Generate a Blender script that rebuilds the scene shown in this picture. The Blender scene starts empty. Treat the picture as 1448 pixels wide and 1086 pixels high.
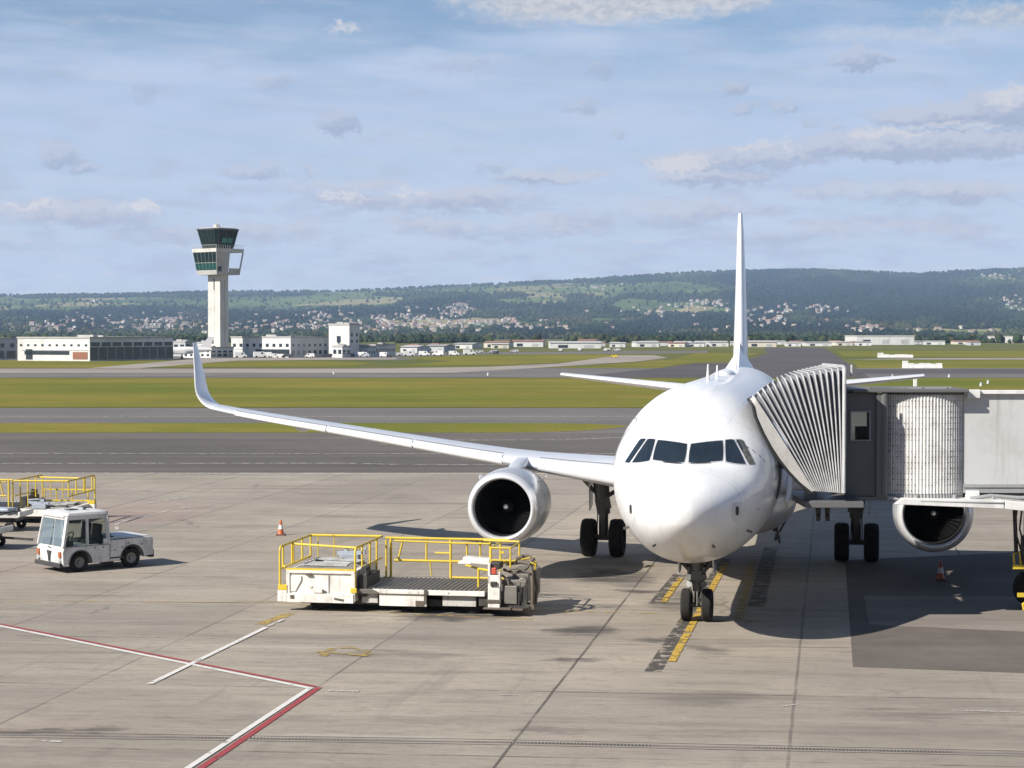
import bpy, bmesh, math, random
import numpy as np
from mathutils import Vector, Matrix, Quaternion
from mathutils.bvhtree import BVHTree
R = math.radians
sc = bpy.context.scene
COL = sc.collection
rng = random.Random(7)
nrng = np.random.default_rng(11)

# ------------------------------------------------------------------ camera
CAM_H = 6.77
FPX = 2700.0
PITCH = math.atan(71.0 / FPX)
cam_d = bpy.data.cameras.new('camera')
cam_d.sensor_width = 36.0
cam_d.lens = FPX / 1448.0 * 36.0
cam_d.clip_start = 0.5
cam_d.clip_end = 30000.0
cam = bpy.data.objects.new('camera', cam_d)
COL.objects.link(cam)
cam.location = (0, 0, CAM_H)
cam.rotation_euler = (math.pi / 2 - PITCH, 0, 0)
sc.camera = cam

sc.view_settings.view_transform = 'Standard'
sc.view_settings.look = 'None'
sc.view_settings.exposure = 0.56
sc.view_settings.gamma = 1.0
sc.view_settings.use_curve_mapping = False
sc.cycles.max_bounces = 6
sc.cycles.volume_bounces = 0
sc.cycles.sample_clamp_indirect = 4.0

SUN_EL = R(35.6)
SUN_VEC = Vector((-1.14, -0.81, 1.0)).normalized()       # towards the sun
SUN_AZ = math.atan2(SUN_VEC.x, SUN_VEC.y)                  # clockwise from +Y


# ------------------------------------------------------------------ node helper
class G:
    def __init__(self, tree):
        self.t = tree
        self.n = tree.nodes
        self.l = tree.links

    def node(self, kind, **kw):
        n = self.n.new(kind)
        for k, v in kw.items():
            setattr(n, k, v)
        return n

    def put(self, sock, v):
        if v is None:
            return
        if isinstance(v, bpy.types.NodeSocket):
            self.l.new(v, sock)
        else:
            if sock.type == 'RGBA' and hasattr(v, '__len__') and len(v) == 3:
                v = (*v, 1.0)
            sock.default_value = v

    def m(self, op, a, b=None, c=None, clamp=False):
        n = self.node('ShaderNodeMath', operation=op, use_clamp=clamp)
        self.put(n.inputs[0], a)
        self.put(n.inputs[1], b)
        self.put(n.inputs[2], c)
        return n.outputs[0]

    def v(self, op, a, b=None):
        n = self.node('ShaderNodeVectorMath', operation=op)
        self.put(n.inputs[0], a)
        if b is not None:
            if op == 'SCALE':
                self.put(n.inputs['Scale'], b)
            else:
                self.put(n.inputs[1], b)
        return n.outputs['Value'] if op in ('DOT_PRODUCT', 'LENGTH') else n.outputs['Vector']

    def xyz(self, x=0.0, y=0.0, z=0.0):
        n = self.node('ShaderNodeCombineXYZ')
        for s, q in zip(n.inputs, (x, y, z)):
            self.put(s, q)
        return n.outputs[0]

    def sep(self, v):
        n = self.node('ShaderNodeSeparateXYZ')
        self.put(n.inputs[0], v)
        return n.outputs

    def noise(self, vec, scale=1.0, detail=4.0, rough=0.55, dist=0.0, color=False):
        n = self.node('ShaderNodeTexNoise')
        self.put(n.inputs['Vector'], vec)
        n.inputs['Scale'].default_value = scale
        n.inputs['Detail'].default_value = detail
        n.inputs['Roughness'].default_value = rough
        n.inputs['Distortion'].default_value = dist
        return n.outputs['Color' if color else 'Fac']

    def step(self, x, a, b, lo=0.0, hi=1.0, smooth=True):
        n = self.node('ShaderNodeMapRange')
        n.interpolation_type = 'SMOOTHSTEP' if smooth else 'LINEAR'
        n.clamp = True if not smooth else n.clamp
        self.put(n.inputs['Value'], x)
        for k, q in (('From Min', a), ('From Max', b), ('To Min', lo), ('To Max', hi)):
            self.put(n.inputs[k], q)
        return n.outputs[0]

    def mix(self, f, a, b, blend='MIX'):
        n = self.node('ShaderNodeMix', data_type='RGBA', blend_type=blend)
        self.put(n.inputs[0], f)
        self.put(n.inputs[6], a)
        self.put(n.inputs[7], b)
        return n.outputs[2]

    def obj(self):
        return self.node('ShaderNodeTexCoord').outputs['Object']

    def pos(self):
        return self.node('ShaderNodeNewGeometry').outputs['Position']

    def scale(self, v, s):
        return self.v('MULTIPLY', v, s)


# ------------------------------------------------------------------ world: sky and cloud layer, laid out by compass direction
world = bpy.data.worlds.new('World')
sc.world = world
world.use_nodes = True
wt = world.node_tree
wt.nodes.clear()
g = G(wt)
out = g.node('ShaderNodeOutputWorld')
bg = g.node('ShaderNodeBackground')
bg.inputs['Strength'].default_value = 0.050
g.l.new(bg.outputs[0], out.inputs[0])
sky = g.node('ShaderNodeTexSky', sky_type='NISHITA')
sky.sun_disc = False
sky.sun_elevation = SUN_EL
sky.sun_rotation = SUN_AZ
sky.altitude = 100
sky.air_density = 1.0
sky.dust_density = 0.6
sky.ozone_density = 2.2
dirv = g.v('NORMALIZE', g.node('ShaderNodeTexCoord').outputs['Generated'])
dx, dy, dz = g.sep(dirv)
az = g.m('MULTIPLY', g.m('ARCTAN2', dx, dy), 180 / math.pi)           # degrees, clockwise from +Y
el = g.m('MULTIPLY', g.m('ARCSINE', dz), 180 / math.pi)
ang = g.xyz(az, el, 0.0)


def deg(px, py):
    return math.degrees(math.atan((px - 724) / FPX)), math.degrees((472 - py) / FPX)


# warp the direction so that the clouds get ragged outlines
w1 = g.noise(g.scale(ang, (0.55, 1.0, 1.0)), 1.0, 6.0, 0.62, color=True)
w1 = g.v('SUBTRACT', w1, (0.5, 0.5, 0.5))
w2 = g.noise(g.scale(ang, (2.4, 3.2, 1.0)), 1.0, 5.0, 0.62, color=True)
w2 = g.v('SUBTRACT', w2, (0.5, 0.5, 0.5))
wang = g.v('ADD', g.v('ADD', ang, g.scale(w1, (1.0, 0.5, 0.0))), g.scale(w2, (1.15, 0.85, 0.0)))
rough_n = g.noise(g.scale(ang, (2.6, 4.2, 1.0)), 1.0, 7.0, 0.62)
soft_n = g.noise(g.scale(ang, (0.22, 0.9, 1.0)), 1.0, 5.0, 0.55)
band_n = g.noise(g.scale(ang, (0.42, 1.7, 1.0)), 1.0, 7.0, 0.6)


def puffs(lst, vec):
    acc = None
    for (px, py, rx, ry, k) in lst:
        a, e = deg(px, py)
        s = 2700 * math.pi / 180
        d = g.scale(g.v('SUBTRACT', vec, (a, e, 0.0)), (s / rx, s / ry, 0.0))
        q = g.m('MULTIPLY_ADD', g.v('DOT_PRODUCT', d, d), -k, k)
        acc = q if acc is None else g.m('MAXIMUM', acc, q)
    return g.m('MAXIMUM', acc, 0.0)


GREY = [(480, 178, 42, 22, .9), (84, 228, 44, 20, .9), (118, 244, 38, 12, .8), (205, 140, 24, 20, .45), (385, 122, 44, 18, .5),
        (360, 246, 62, 14, .7), (438, 250, 26, 8, .5), (300, 268, 60, 10, .45), (697, 236, 38, 12, .6), (1210, 95, 42, 20, 1.0),
        (1250, 96, 16, 10, .7), (1040, 130, 24, 16, .7), (1048, 160, 28, 10, .65), (1104, 162, 24, 12, .65), (1140, 180, 20, 8, .55),
        (842, 98, 26, 17, .55), (820, 154, 36, 14, .6), (868, 192, 18, 10, .55), (1176, 184, 22, 9, .55), (660, 95, 76, 20, .45)]
LOW = [(1340, 172, 130, 20, 1.1), (1425, 165, 80, 34, 1.1), (1290, 212, 210, 26, 1.2), (1060, 226, 170, 22, .95), (1000, 250, 120, 18, .9),
       (780, 250, 110, 12, .8), (610, 282, 190, 22, .8), (90, 308, 180, 26, .8), (330, 330, 260, 24, .55), (700, 320, 240, 20, .6),
       (1300, 278, 240, 20, .7), (950, 300, 200, 22, .6), (1200, 330, 260, 18, .45), (800, 360, 300, 12, .35), (500, 268, 130, 14, .6)]
WHITE = [(965, 234, 62, 13, 1.0), (200, 294, 36, 8, .9), (40, 296, 60, 7, .7), (490, 278, 60, 7, .75), (1090, 208, 50, 9, .6),
         (1250, 196, 70, 9, .7), (1420, 150, 40, 22, .7), (1340, 186, 90, 8, .6), (580, 272, 40, 6, .6), (1060, 212, 44, 7, .6),
         (490, 46, 36, 12, .6), (1400, 190, 60, 8, .5)]
HIGH = [(830, 16, 230, 34, 1.3), (1000, 0, 110, 26, 1.2), (700, 0, 110, 22, 1.2), (840, 64, 260, 22, .7), (60, 62, 90, 12, .5),
        (1300, 66, 220, 22, 1.0), (1120, 88, 200, 18, .8), (600, 96, 190, 22, .9), (300, 105, 260, 26, .75)]
# veil of thin high cloud, denser towards the horizon
veil = g.step(el, 10.2, 6.2, 0.22, 0.92)
veil = g.m('ADD', veil, g.m('MULTIPLY', g.m('SUBTRACT', soft_n, 0.5), 0.95))
hi = puffs(HIGH, g.v('ADD', ang, g.scale(w1, (2.2, 0.9, 0.0))))
veil = g.m('ADD', veil, g.m('MULTIPLY', hi, 0.44), clamp=True)
veil = g.m('MULTIPLY', veil, g.step(el, 24.0, 12.0))
fine_n = g.noise(g.scale(ang, (6.0, 9.0, 1.0)), 1.0, 6, 0.65)
edge_n = g.m('ADD', g.m('MULTIPLY', g.m('SUBTRACT', rough_n, 0.5), 1.0), g.m('MULTIPLY', g.m('SUBTRACT', fine_n, 0.5), 0.45))
lowf = puffs(LOW, wang)
lowc = lowf
lowc = g.step(g.m('ADD', g.m('ADD', lowc, g.m('MULTIPLY', g.m('SUBTRACT', band_n, 0.5), 1.9)), g.m('MULTIPLY', edge_n, 0.35)), 0.02, 0.72)
grf = puffs(GREY, wang)
grc = g.step(g.m('ADD', grf, edge_n), 0.06, 0.62)
whc = g.step(g.m('ADD', puffs(WHITE, wang), g.m('MULTIPLY', edge_n, 1.3)), 0.16, 0.80)
strat = g.m('MULTIPLY', g.step(el, 5.6, 3.2), g.step(band_n, 0.43, 0.64))
streak = g.step(g.noise(g.v('ADD', g.scale(g.xyz(az, g.m('ADD', el, g.m('MULTIPLY', az, 0.05)), 0.0), (0.16, 1.5, 1.0)), (3.0, 11.0, 0.0)), 1.0, 8, 0.64), 0.46, 0.70)
strat2 = g.m('MULTIPLY', g.step(el, 5.0, 2.6), g.step(g.noise(g.scale(g.v('ADD', ang, (31.0, 7.0, 0.0)), (0.7, 3.4, 1.0)), 1.0, 7, 0.62), 0.52, 0.72))
SKYTINT = g.mix(1.0, sky.outputs[0], (0.96, 1.14, 1.32), 'MULTIPLY')
c = g.mix(veil, SKYTINT, (7.07, 8.52, 11.24))
c = g.mix(g.m('MULTIPLY', streak, g.step(el, 10.5, 8.0, 0.22, 0.50)), c, (8.3, 9.0, 10.6))
c = g.mix(g.m('MULTIPLY', strat, 0.75), c, (6.00, 6.82, 9.16))
c = g.mix(g.m('MULTIPLY', strat2, 0.72), c, (8.71, 9.22, 10.61))
lit_l = g.m('SUBTRACT', lowf, puffs(LOW, g.v('ADD', wang, (-0.16, 0.22, 0.0))))
lit_l = g.m('ADD', lit_l, g.m('MULTIPLY', g.m('SUBTRACT', rough_n, 0.5), 0.9))
c = g.mix(g.m('MULTIPLY', lowc, 0.80), c, g.mix(g.step(lit_l, -0.28, 0.42), (5.11, 5.68, 7.58), (7.96, 8.21, 9.47)))
lit_g = g.m('SUBTRACT', grf, puffs(GREY, g.v('ADD', wang, (-0.10, 0.16, 0.0))))
lit_g = g.m('ADD', lit_g, g.m('MULTIPLY', g.m('SUBTRACT', rough_n, 0.5), 0.7))
c = g.mix(g.m('MULTIPLY', grc, 0.74), c, g.mix(g.step(lit_g, -0.30, 0.45), (4.67, 5.49, 7.58), (7.45, 8.02, 9.60)))
c = g.mix(g.m('MULTIPLY', whc, 0.80), c, (10.10, 9.85, 10.10))
topw = puffs([(850, 10, 250, 40, 1.3), (1000, -2, 130, 40, 1.3), (700, -4, 130, 26, 1.0), (1440, 40, 170, 26, .8), (1250, 62, 220, 16, .5)], wang)
topw = g.step(g.m('ADD', topw, g.m('MULTIPLY', g.m('SUBTRACT', rough_n, 0.5), 0.8)), 0.1, 1.1)
c = g.mix(g.m('MULTIPLY', topw, 0.9), c, g.mix(g.step(rough_n, 0.35, 0.62), (6.57, 6.95, 7.83), (9.09, 9.09, 9.34)))
# the low air is paler and brighter than the sky above it
c = g.mix(g.step(el, 7.0, 0.5, 0.0, 1.0), c, g.mix(1.0, c, (1.36, 1.26, 1.14), 'MULTIPLY'))
g.l.new(c, bg.inputs['Color'])
world.cycles.sampling_method = 'MANUAL'
world.cycles.sample_map_resolution = 512

# ------------------------------------------------------------------ sun
sun_d = bpy.data.lights.new('sun', 'SUN')
sun_d.energy = 5.0
sun_d.angle = R(0.53)
sun_d.color = (1.0, 0.945, 0.86)
sun = bpy.data.objects.new('sun', sun_d)
COL.objects.link(sun)
sun.rotation_euler = (-SUN_VEC).to_track_quat('-Z', 'Y').to_euler()
sun.location = (-60, -60, 90)

# ------------------------------------------------------------------ object helpers


def tag(o, label=None, cat=None, group=None, kind=None):
    if label:
        o['label'] = label
    if cat:
        o['category'] = cat
    if group:
        o['group'] = group
    if kind:
        o['kind'] = kind
    return o


def thing(name, label, cat, loc=(0, 0, 0), rz=0.0, group=None):
    o = bpy.data.objects.new(name, None)
    o.empty_display_size = 0.3
    COL.objects.link(o)
    o.location = loc
    o.rotation_euler = (0, 0, rz)
    return tag(o, label, cat, group)


def copy_tree(o, parent=None):
    c = o.copy()
    COL.objects.link(c)
    c.parent = parent
    if parent is not None:
        c.matrix_parent_inverse = o.matrix_parent_inverse
    for ch in list(o.children):
        copy_tree(ch, c)
    return c


class MB:
    def __init__(self):
        self.vs = []
        self.fs = []

    def add(self, vs, fs):
        o = len(self.vs)
        self.vs += [tuple(v) for v in vs]
        self.fs += [tuple(i + o for i in f) for f in fs]
        return self

    def box(self, c, s, rz=0.0, rx=0.0, ry=0.0, taper=(1, 1)):
        M = Matrix.Rotation(rz, 3, 'Z') @ Matrix.Rotation(ry, 3, 'Y') @ Matrix.Rotation(rx, 3, 'X')
        vs = []
        for sz in (-1, 1):
            for sx, sy in ((-1, -1), (1, -1), (1, 1), (-1, 1)):
                k = taper if sz > 0 else (1, 1)
                vs.append(Vector(c) + M @ Vector((sx * s[0] / 2 * k[0], sy * s[1] / 2 * k[1], sz * s[2] / 2)))
        return self.add(vs, [(3, 2, 1, 0), (4, 5, 6, 7), (0, 1, 5, 4), (1, 2, 6, 5), (2, 3, 7, 6), (3, 0, 4, 7)])

    def bar(self, p, q, w, h):
        """square bar between two points"""
        p, q = Vector(p), Vector(q)
        d = (q - p).normalized()
        u = Vector((0, 0, 1)).cross(d)
        u = u.normalized() if u.length > 1e-4 else Vector((1, 0, 0))
        v = d.cross(u)
        vs = [a + u * sx * w / 2 + v * sy * h / 2 for a in (p, q) for sx, sy in ((-1, -1), (1, -1), (1, 1), (-1, 1))]
        return self.add(vs, [(3, 2, 1, 0), (4, 5, 6, 7), (0, 1, 5, 4), (1, 2, 6, 5), (2, 3, 7, 6), (3, 0, 4, 7)])

    def cyl(self, p, q, r0, r1=None, n=16, caps=True):
        r1 = r0 if r1 is None else r1
        p, q = Vector(p), Vector(q)
        d = (q - p).normalized()
        u = d.orthogonal().normalized()
        v = d.cross(u)
        vs = []
        for a, r in ((p, r0), (q, r1)):
            for i in range(n):
                t = 2 * math.pi * i / n
                vs.append(a + u * math.cos(t) * r + v * math.sin(t) * r)
        fs = [(i, (i + 1) % n, n + (i + 1) % n, n + i) for i in range(n)]
        if caps:
            fs += [tuple(range(n - 1, -1, -1)), tuple(range(n, 2 * n))]
        return self.add(vs, fs)

    def tube(self, pts, r, n=8, closed=False):
        pts = [Vector(p) for p in pts]
        N = len(pts)
        vs, fs = [], []
        u = None
        for i, p in enumerate(pts):
            if closed:
                d = (pts[(i + 1) % N] - pts[i - 1]).normalized()
            else:
                d = (pts[min(i + 1, N - 1)] - pts[max(i - 1, 0)]).normalized()
            if u is None:
                u = d.orthogonal().normalized()
            else:
                u = (u - d * u.dot(d)).normalized()
            v = d.cross(u)
            for k in range(n):
                t = 2 * math.pi * k / n
                vs.append(p + u * math.cos(t) * r + v * math.sin(t) * r)
        for i in range(N if closed else N - 1):
            j = (i + 1) % N
            for k in range(n):
                fs.append((i * n + k, i * n + (k + 1) % n, j * n + (k + 1) % n, j * n + k))
        if not closed:
            fs += [tuple(range(n - 1, -1, -1)), tuple((N - 1) * n + k for k in range(n))]
        return self.add(vs, fs)

    def lathe(self, prof, p, axis, n=48, close_ring=False):
        """prof: (distance along axis, radius)"""
        p, d = Vector(p), Vector(axis).normalized()
        u = d.orthogonal().normalized()
        v = d.cross(u)
        vs, fs = [], []
        for (t, r) in prof:
            for i in range(n):
                a = 2 * math.pi * i / n
                vs.append(p + d * t + u * math.cos(a) * r + v * math.sin(a) * r)
        m = len(prof)
        for j in range(m if close_ring else m - 1):
            k = (j + 1) % m
            for i in range(n):
                fs.append((j * n + i, j * n + (i + 1) % n, k * n + (i + 1) % n, k * n + i))
        return self.add(vs, fs)

    def loft(self, secs, closed=True, caps=True):
        n = len(secs[0])
        vs = [v for s in secs for v in s]
        fs = []
        for j in range(len(secs) - 1):
            for i in range(n if closed else n - 1):
                k = (i + 1) % n
                fs.append((j * n + i, j * n + k, (j + 1) * n + k, (j + 1) * n + i))
        if caps and closed:
            fs += [tuple(range(n - 1, -1, -1)), tuple((len(secs) - 1) * n + i for i in range(n))]
        return self.add(vs, fs)

    def prism(self, poly, d0, d1, axis='y'):
        """poly in the plane across the axis (x,z for y; y,z for x; x,y for z)"""
        def P(a, b, t):
            return {'y': (a, t, b), 'x': (t, a, b), 'z': (a, b, t)}[axis]
        n = len(poly)
        vs = [P(a, b, d0) for a, b in poly] + [P(a, b, d1) for a, b in poly]
        fs = [(i, (i + 1) % n, n + (i + 1) % n, n + i) for i in range(n)] + [tuple(range(n - 1, -1, -1)), tuple(range(n, 2 * n))]
        return self.add(vs, fs)

    def mirror_x(self):
        o = MB()
        o.vs = [(-x, y, z) for x, y, z in self.vs]
        o.fs = [tuple(reversed(f)) for f in self.fs]
        return o

    def xf(self, M):
        self.vs = [tuple(M @ Vector(v)) for v in self.vs]
        return self

    def build(self, name, mat, parent=None, smooth=None, bevel=0.0, seg=2, fix=True):
        me = bpy.data.meshes.new(name)
        me.from_pydata(self.vs, [], self.fs)
        if fix:
            bm = bmesh.new()
            bm.from_mesh(me)
            bmesh.ops.recalc_face_normals(bm, faces=bm.faces)
            bm.to_mesh(me)
            bm.free()
        if smooth is not None:
            me.polygons.foreach_set('use_smooth', [True] * len(me.polygons))
            if smooth < 179:
                me.set_sharp_from_angle(angle=R(smooth))
        me.materials.append(mat)
        o = bpy.data.objects.new(name, me)
        COL.objects.link(o)
        if parent is not None:
            o.parent = parent
        if bevel > 0:
            b = o.modifiers.new('bevel', 'BEVEL')
            b.width = bevel
            b.segments = seg
            b.limit_method = 'ANGLE'
            b.angle_limit = R(35)
            b.harden_normals = False
        return o


# ------------------------------------------------------------------ materials
MATS = {}


def mat_new(name):
    m = bpy.data.materials.new(name)
    m.use_nodes = True
    g = G(m.node_tree)
    b = m.node_tree.nodes['Principled BSDF']
    return m, g, b


def paint(name, col, rough=0.45, metal=0.0, dirt=0.25, dirt_col=(0.10, 0.085, 0.065), scale=3.0, bump=0.0, coat=0.0, rust=0.0, streak=0.0, spec=0.5, tr=0.0):
    if name in MATS:
        return MATS[name]
    m, g, b = mat_new(name)
    p = g.obj()
    n1 = g.noise(p, scale, 6, 0.65)
    n2 = g.noise(p, scale * 6.3, 4, 0.6)
    f = g.m('MULTIPLY', g.step(n1, 0.42, 0.75), dirt)
    c = g.mix(g.m('MULTIPLY', g.m('SUBTRACT', n2, 0.5), min(0.5, dirt)), col, tuple(x * 0.6 for x in col))
    c = g.mix(f, c, dirt_col)
    if streak:
        s = g.noise(g.scale(p, (9.0, 9.0, 0.7)), scale * .6, 4, 0.6)
        c = g.mix(g.m('MULTIPLY', g.step(s, 0.5, 0.78), streak), c, dirt_col)
    if rust:
        r = g.noise(g.scale(p, (1.0, 1.0, 0.8)), scale * 2.2, 7, 0.72)
        k = g.step(r, 0.72 - rust * .25, 0.80 - rust * .25)
        c = g.mix(g.m('MULTIPLY', k, 0.85), c, g.mix(n2, (0.05, 0.02, 0.01), (0.20, 0.085, 0.03)))
    g.put(b.inputs['Base Color'], c)
    g.put(b.inputs['Roughness'], g.m('ADD', g.m('MULTIPLY', n1, 0.25), max(0.02, rough - 0.12)))
    b.inputs['Metallic'].default_value = metal
    b.inputs['Specular IOR Level'].default_value = spec
    b.inputs['Coat Weight'].default_value = coat
    b.inputs['Coat Roughness'].default_value = 0.12
    if bump:
        bn = g.node('ShaderNodeBump')
        bn.inputs['Strength'].default_value = bump
        bn.inputs['Distance'].default_value = 0.02
        g.put(bn.inputs['Height'], g.noise(p, scale * 2.5, 5, 0.6))
        g.l.new(bn.outputs[0], b.inputs['Normal'])
    MATS[name] = m
    return m


def glass_dark(name, col=(0.012, 0.018, 0.022), rough=0.06, var=0.0, spec=0.6, ior=1.5):
    if name in MATS:
        return MATS[name]
    m, g, b = mat_new(name)
    n = g.noise(g.obj(), 1.7, 3, 0.5)
    c = g.mix(n, col, tuple(min(1, x * (1.6 + var)) for x in col))
    g.put(b.inputs['Base Color'], c)
    b.inputs['Roughness'].default_value = rough
    b.inputs['Specular IOR Level'].default_value = spec
    b.inputs['IOR'].default_value = ior
    MATS[name] = m
    return m


def clear_glass(name, tint=(0.75, 0.85, 0.85), amount=0.75, pane_col=(0.02, 0.025, 0.025)):
    """thin window pane: part mirror, part see-through"""
    if name in MATS:
        return MATS[name]
    m, g, b = mat_new(name)
    tr = g.node('ShaderNodeBsdfTransparent')
    tr.inputs[0].default_value = (*tint, 1)
    b.inputs['Base Color'].default_value = (*pane_col, 1)
    b.inputs['Roughness'].default_value = 0.05
    mx = g.node('ShaderNodeMixShader')
    mx.inputs[0].default_value = amount
    g.l.new(b.outputs[0], mx.inputs[1])
    g.l.new(tr.outputs[0], mx.inputs[2])
    o = [n for n in m.node_tree.nodes if n.type == 'OUTPUT_MATERIAL'][0]
    g.l.new(mx.outputs[0], o.inputs['Surface'])
    MATS[name] = m
    return m

# ================================================================== SETTING: ground
CP, SP = math.cos(PITCH), math.sin(PITCH)


def ray(px, py):
    """direction of a measured picture point, camera level coordinates"""
    x, y = (px - 724) / FPX, (543 - py) / FPX
    return Vector((x, CP + y * SP, -SP + y * CP))


def gp(px, py, z=0.0):
    d = ray(px, py)
    t = (z - CAM_H) / d.z
    return Vector((d.x * t, d.y * t, z))


def at(px, py, Y):
    d = ray(px, py)
    t = Y / d.y
    return Vector((d.x * t, Y, CAM_H + d.z * t))


def ground_mat(name, c1, c2, c3=None, big=0.02, fine=1.2, rough=0.9, streak=0.35):
    m, g, b = mat_new(name)
    p = g.pos()
    n1 = g.noise(p, big, 6, 0.65)
    n2 = g.noise(p, fine, 6, 0.7)
    n3 = g.noise(g.scale(p, (0.02, 0.45, 1.0)), 1.0, 6, 0.65)
    c = g.mix(g.step(n1, 0.35, 0.65), c1, c2)
    if c3:
        c = g.mix(g.step(g.m('ADD', g.m('MULTIPLY', n3, 0.6), g.m('MULTIPLY', n1, 0.4)), 0.45, 0.62), c, c3)
    if c3:
        n4 = g.noise(g.scale(p, (0.006, 0.10, 1.0)), 1.0, 7, 0.7)
        c = g.mix(g.m('MULTIPLY', g.step(n4, 0.50, 0.68), 0.8), c, c3)
        c = g.mix(g.m('MULTIPLY', g.step(n4, 0.44, 0.30), 0.6), c, tuple(x * 0.68 for x in c1))
    c = g.mix(g.m('MULTIPLY', g.step(n3, 0.40, 0.66), streak), c, tuple(x * 0.62 for x in c1))
    c = g.mix(g.m('MULTIPLY', g.step(n2, 0.35, 0.75), 0.35), c, tuple(x * 0.55 for x in c2))
    g.put(b.inputs['Base Color'], c)
    b.inputs['Roughness'].default_value = rough
    b.inputs['Specular IOR Level'].default_value = 0.05
    return m


def flat(name, pts, z, mat, kind='structure'):
    mb = MB()
    mb.add([(p[0], p[1], z) for p in pts], [tuple(range(len(pts)))])
    o = mb.build(name, mat)
    return tag(o, kind=kind)


def rect(name, x0, x1, y0, y1, z, mat):
    return flat(name, [(x0, y0), (x1, y0), (x1, y1), (x0, y1)], z, mat)


GRASS = ground_mat('grass', (0.128, 0.158, 0.024), (0.200, 0.185, 0.036), (0.34, 0.245, 0.062), 0.014, 0.35, 0.95, 0.75)
GRASS2 = ground_mat('grass_verge', (0.132, 0.160, 0.024), (0.200, 0.185, 0.036), (0.34, 0.245, 0.062), 0.02, 0.5, 0.95, 0.5)
FIELD = ground_mat('far_grass', (0.098, 0.118, 0.036), (0.145, 0.15, 0.045), (0.20, 0.17, 0.07), 0.006, 0.05, 0.95, 0.4)
TAXI = ground_mat('taxiway_asphalt', (0.118, 0.107, 0.098), (0.152, 0.137, 0.124), (0.21, 0.187, 0.168), 0.03, 1.5, 0.85, 0.6)
TAXI2 = ground_mat('far_asphalt', (0.155, 0.145, 0.14), (0.19, 0.175, 0.165), (0.23, 0.21, 0.19), 0.03, 1.0, 0.85, 0.5)
DARKT = ground_mat('dark_asphalt', (0.10, 0.092, 0.095), (0.13, 0.12, 0.12), None, 0.03, 1.0, 0.85, 0.4)
RUNW = ground_mat('runway_concrete', (0.29, 0.255, 0.22), (0.36, 0.32, 0.28), (0.40, 0.35, 0.30), 0.02, 0.5, 0.9, 0.4)

tag(flat('ground', [(-6000, -100), (6000, -100), (6000, 9700), (-6000, 9700)], -0.05, FIELD), kind='structure')


def Yd(py):
    return gp(724, py).y


# --- the concrete apron
YAW = R(9.54)
m, g, b = mat_new('apron_concrete')
p = g.pos()
px_, py_, pz_ = g.sep(p)
lat = g.m('SUBTRACT', g.m('MULTIPLY', px_, math.cos(YAW)), g.m('MULTIPLY', py_, math.sin(YAW)))
al = g.m('ADD', g.m('MULTIPLY', px_, math.sin(R(5.1))), g.m('MULTIPLY', py_, math.cos(R(5.1))))
wob = g.m('MULTIPLY', g.m('SUBTRACT', g.noise(p, 0.6, 3, 0.6), 0.5), 0.05)
u_ = g.m('DIVIDE', g.m('ADD', g.m('ADD', lat, 5.19), wob), 4.52)
v_ = g.m('DIVIDE', g.m('ADD', g.m('ADD', al, -30.3), wob), 5.6)
cell = g.xyz(g.m('FLOOR', u_), g.m('FLOOR', v_), 0.0)
wn = g.node('ShaderNodeTexWhiteNoise', noise_dimensions='2D')
g.put(wn.inputs['Vector'], cell)


def joint(t, size, half):
    d = g.m('SUBTRACT', 0.5, g.m('ABSOLUTE', g.m('SUBTRACT', g.m('FRACT', t), 0.5)))
    return g.step(g.m('MULTIPLY', d, size), half * 0.45, half * 1.2, 1.0, 0.0)


jn = g.noise(p, 0.35, 4, 0.7)
wl = g.node('ShaderNodeTexWhiteNoise', noise_dimensions='1D')
g.put(wl.inputs['W'], g.m('FLOOR', g.m('ADD', u_, 0.5)))
j1 = g.m('MULTIPLY', g.m('MULTIPLY', joint(u_, 4.52, 0.034), g.step(jn, 0.34, 0.56, 0.35, 1.0)), g.step(wl.outputs['Value'], 0.0, 0.7, 0.55, 1.0))
j2 = g.m('MULTIPLY', joint(v_, 5.6, 0.05), g.step(jn, 0.42, 0.6, 0.12, 0.8))
n1 = g.noise(p, 0.10, 7, 0.62)
n2 = g.noise(p, 1.6, 8, 0.68)
n3 = g.noise(g.scale(g.xyz(lat, al, 0.0), (0.22, 1.3, 1.0)), 1.0, 8, 0.7)
n4 = g.noise(g.scale(g.xyz(lat, al, 0.0), (0.6, 4.0, 1.0)), 1.0, 6, 0.7)
n5 = g.noise(p, 9.0, 5, 0.7)
c = g.mix(g.step(n1, 0.36, 0.64), (0.305, 0.266, 0.212), (0.415, 0.360, 0.285))
c = g.mix(g.m('MULTIPLY', g.m('ADD', wn.outputs['Value'], 0.0), 0.45), c, (0.240, 0.208, 0.178))
c = g.mix(g.m('MULTIPLY', g.step(n3, 0.48, 0.70), 0.62), c, (0.190, 0.163, 0.138))
c = g.mix(g.m('MULTIPLY', g.step(n4, 0.52, 0.72), 0.45), c, (0.185, 0.160, 0.135))
c = g.mix(g.m('MULTIPLY', g.step(n4, 0.42, 0.28), 0.40), c, (0.47, 0.415, 0.355))
c = g.mix(g.m('MULTIPLY', g.step(n2, 0.50, 0.72), 0.40), c, (0.200, 0.172, 0.147))
c = g.mix(g.m('MULTIPLY', g.m('SUBTRACT', n5, 0.40), 0.75), c, (0.15, 0.13, 0.11))
n6 = g.noise(g.scale(g.xyz(lat, al, 0.0), (1.6, 5.0, 1.0)), 1.0, 7, 0.75)
c = g.mix(g.m('MULTIPLY', g.step(n6, 0.50, 0.66), 0.42), c, (0.155, 0.135, 0.115))
c = g.mix(g.m('MULTIPLY', g.step(n6, 0.40, 0.26), 0.35), c, (0.50, 0.45, 0.385))
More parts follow.
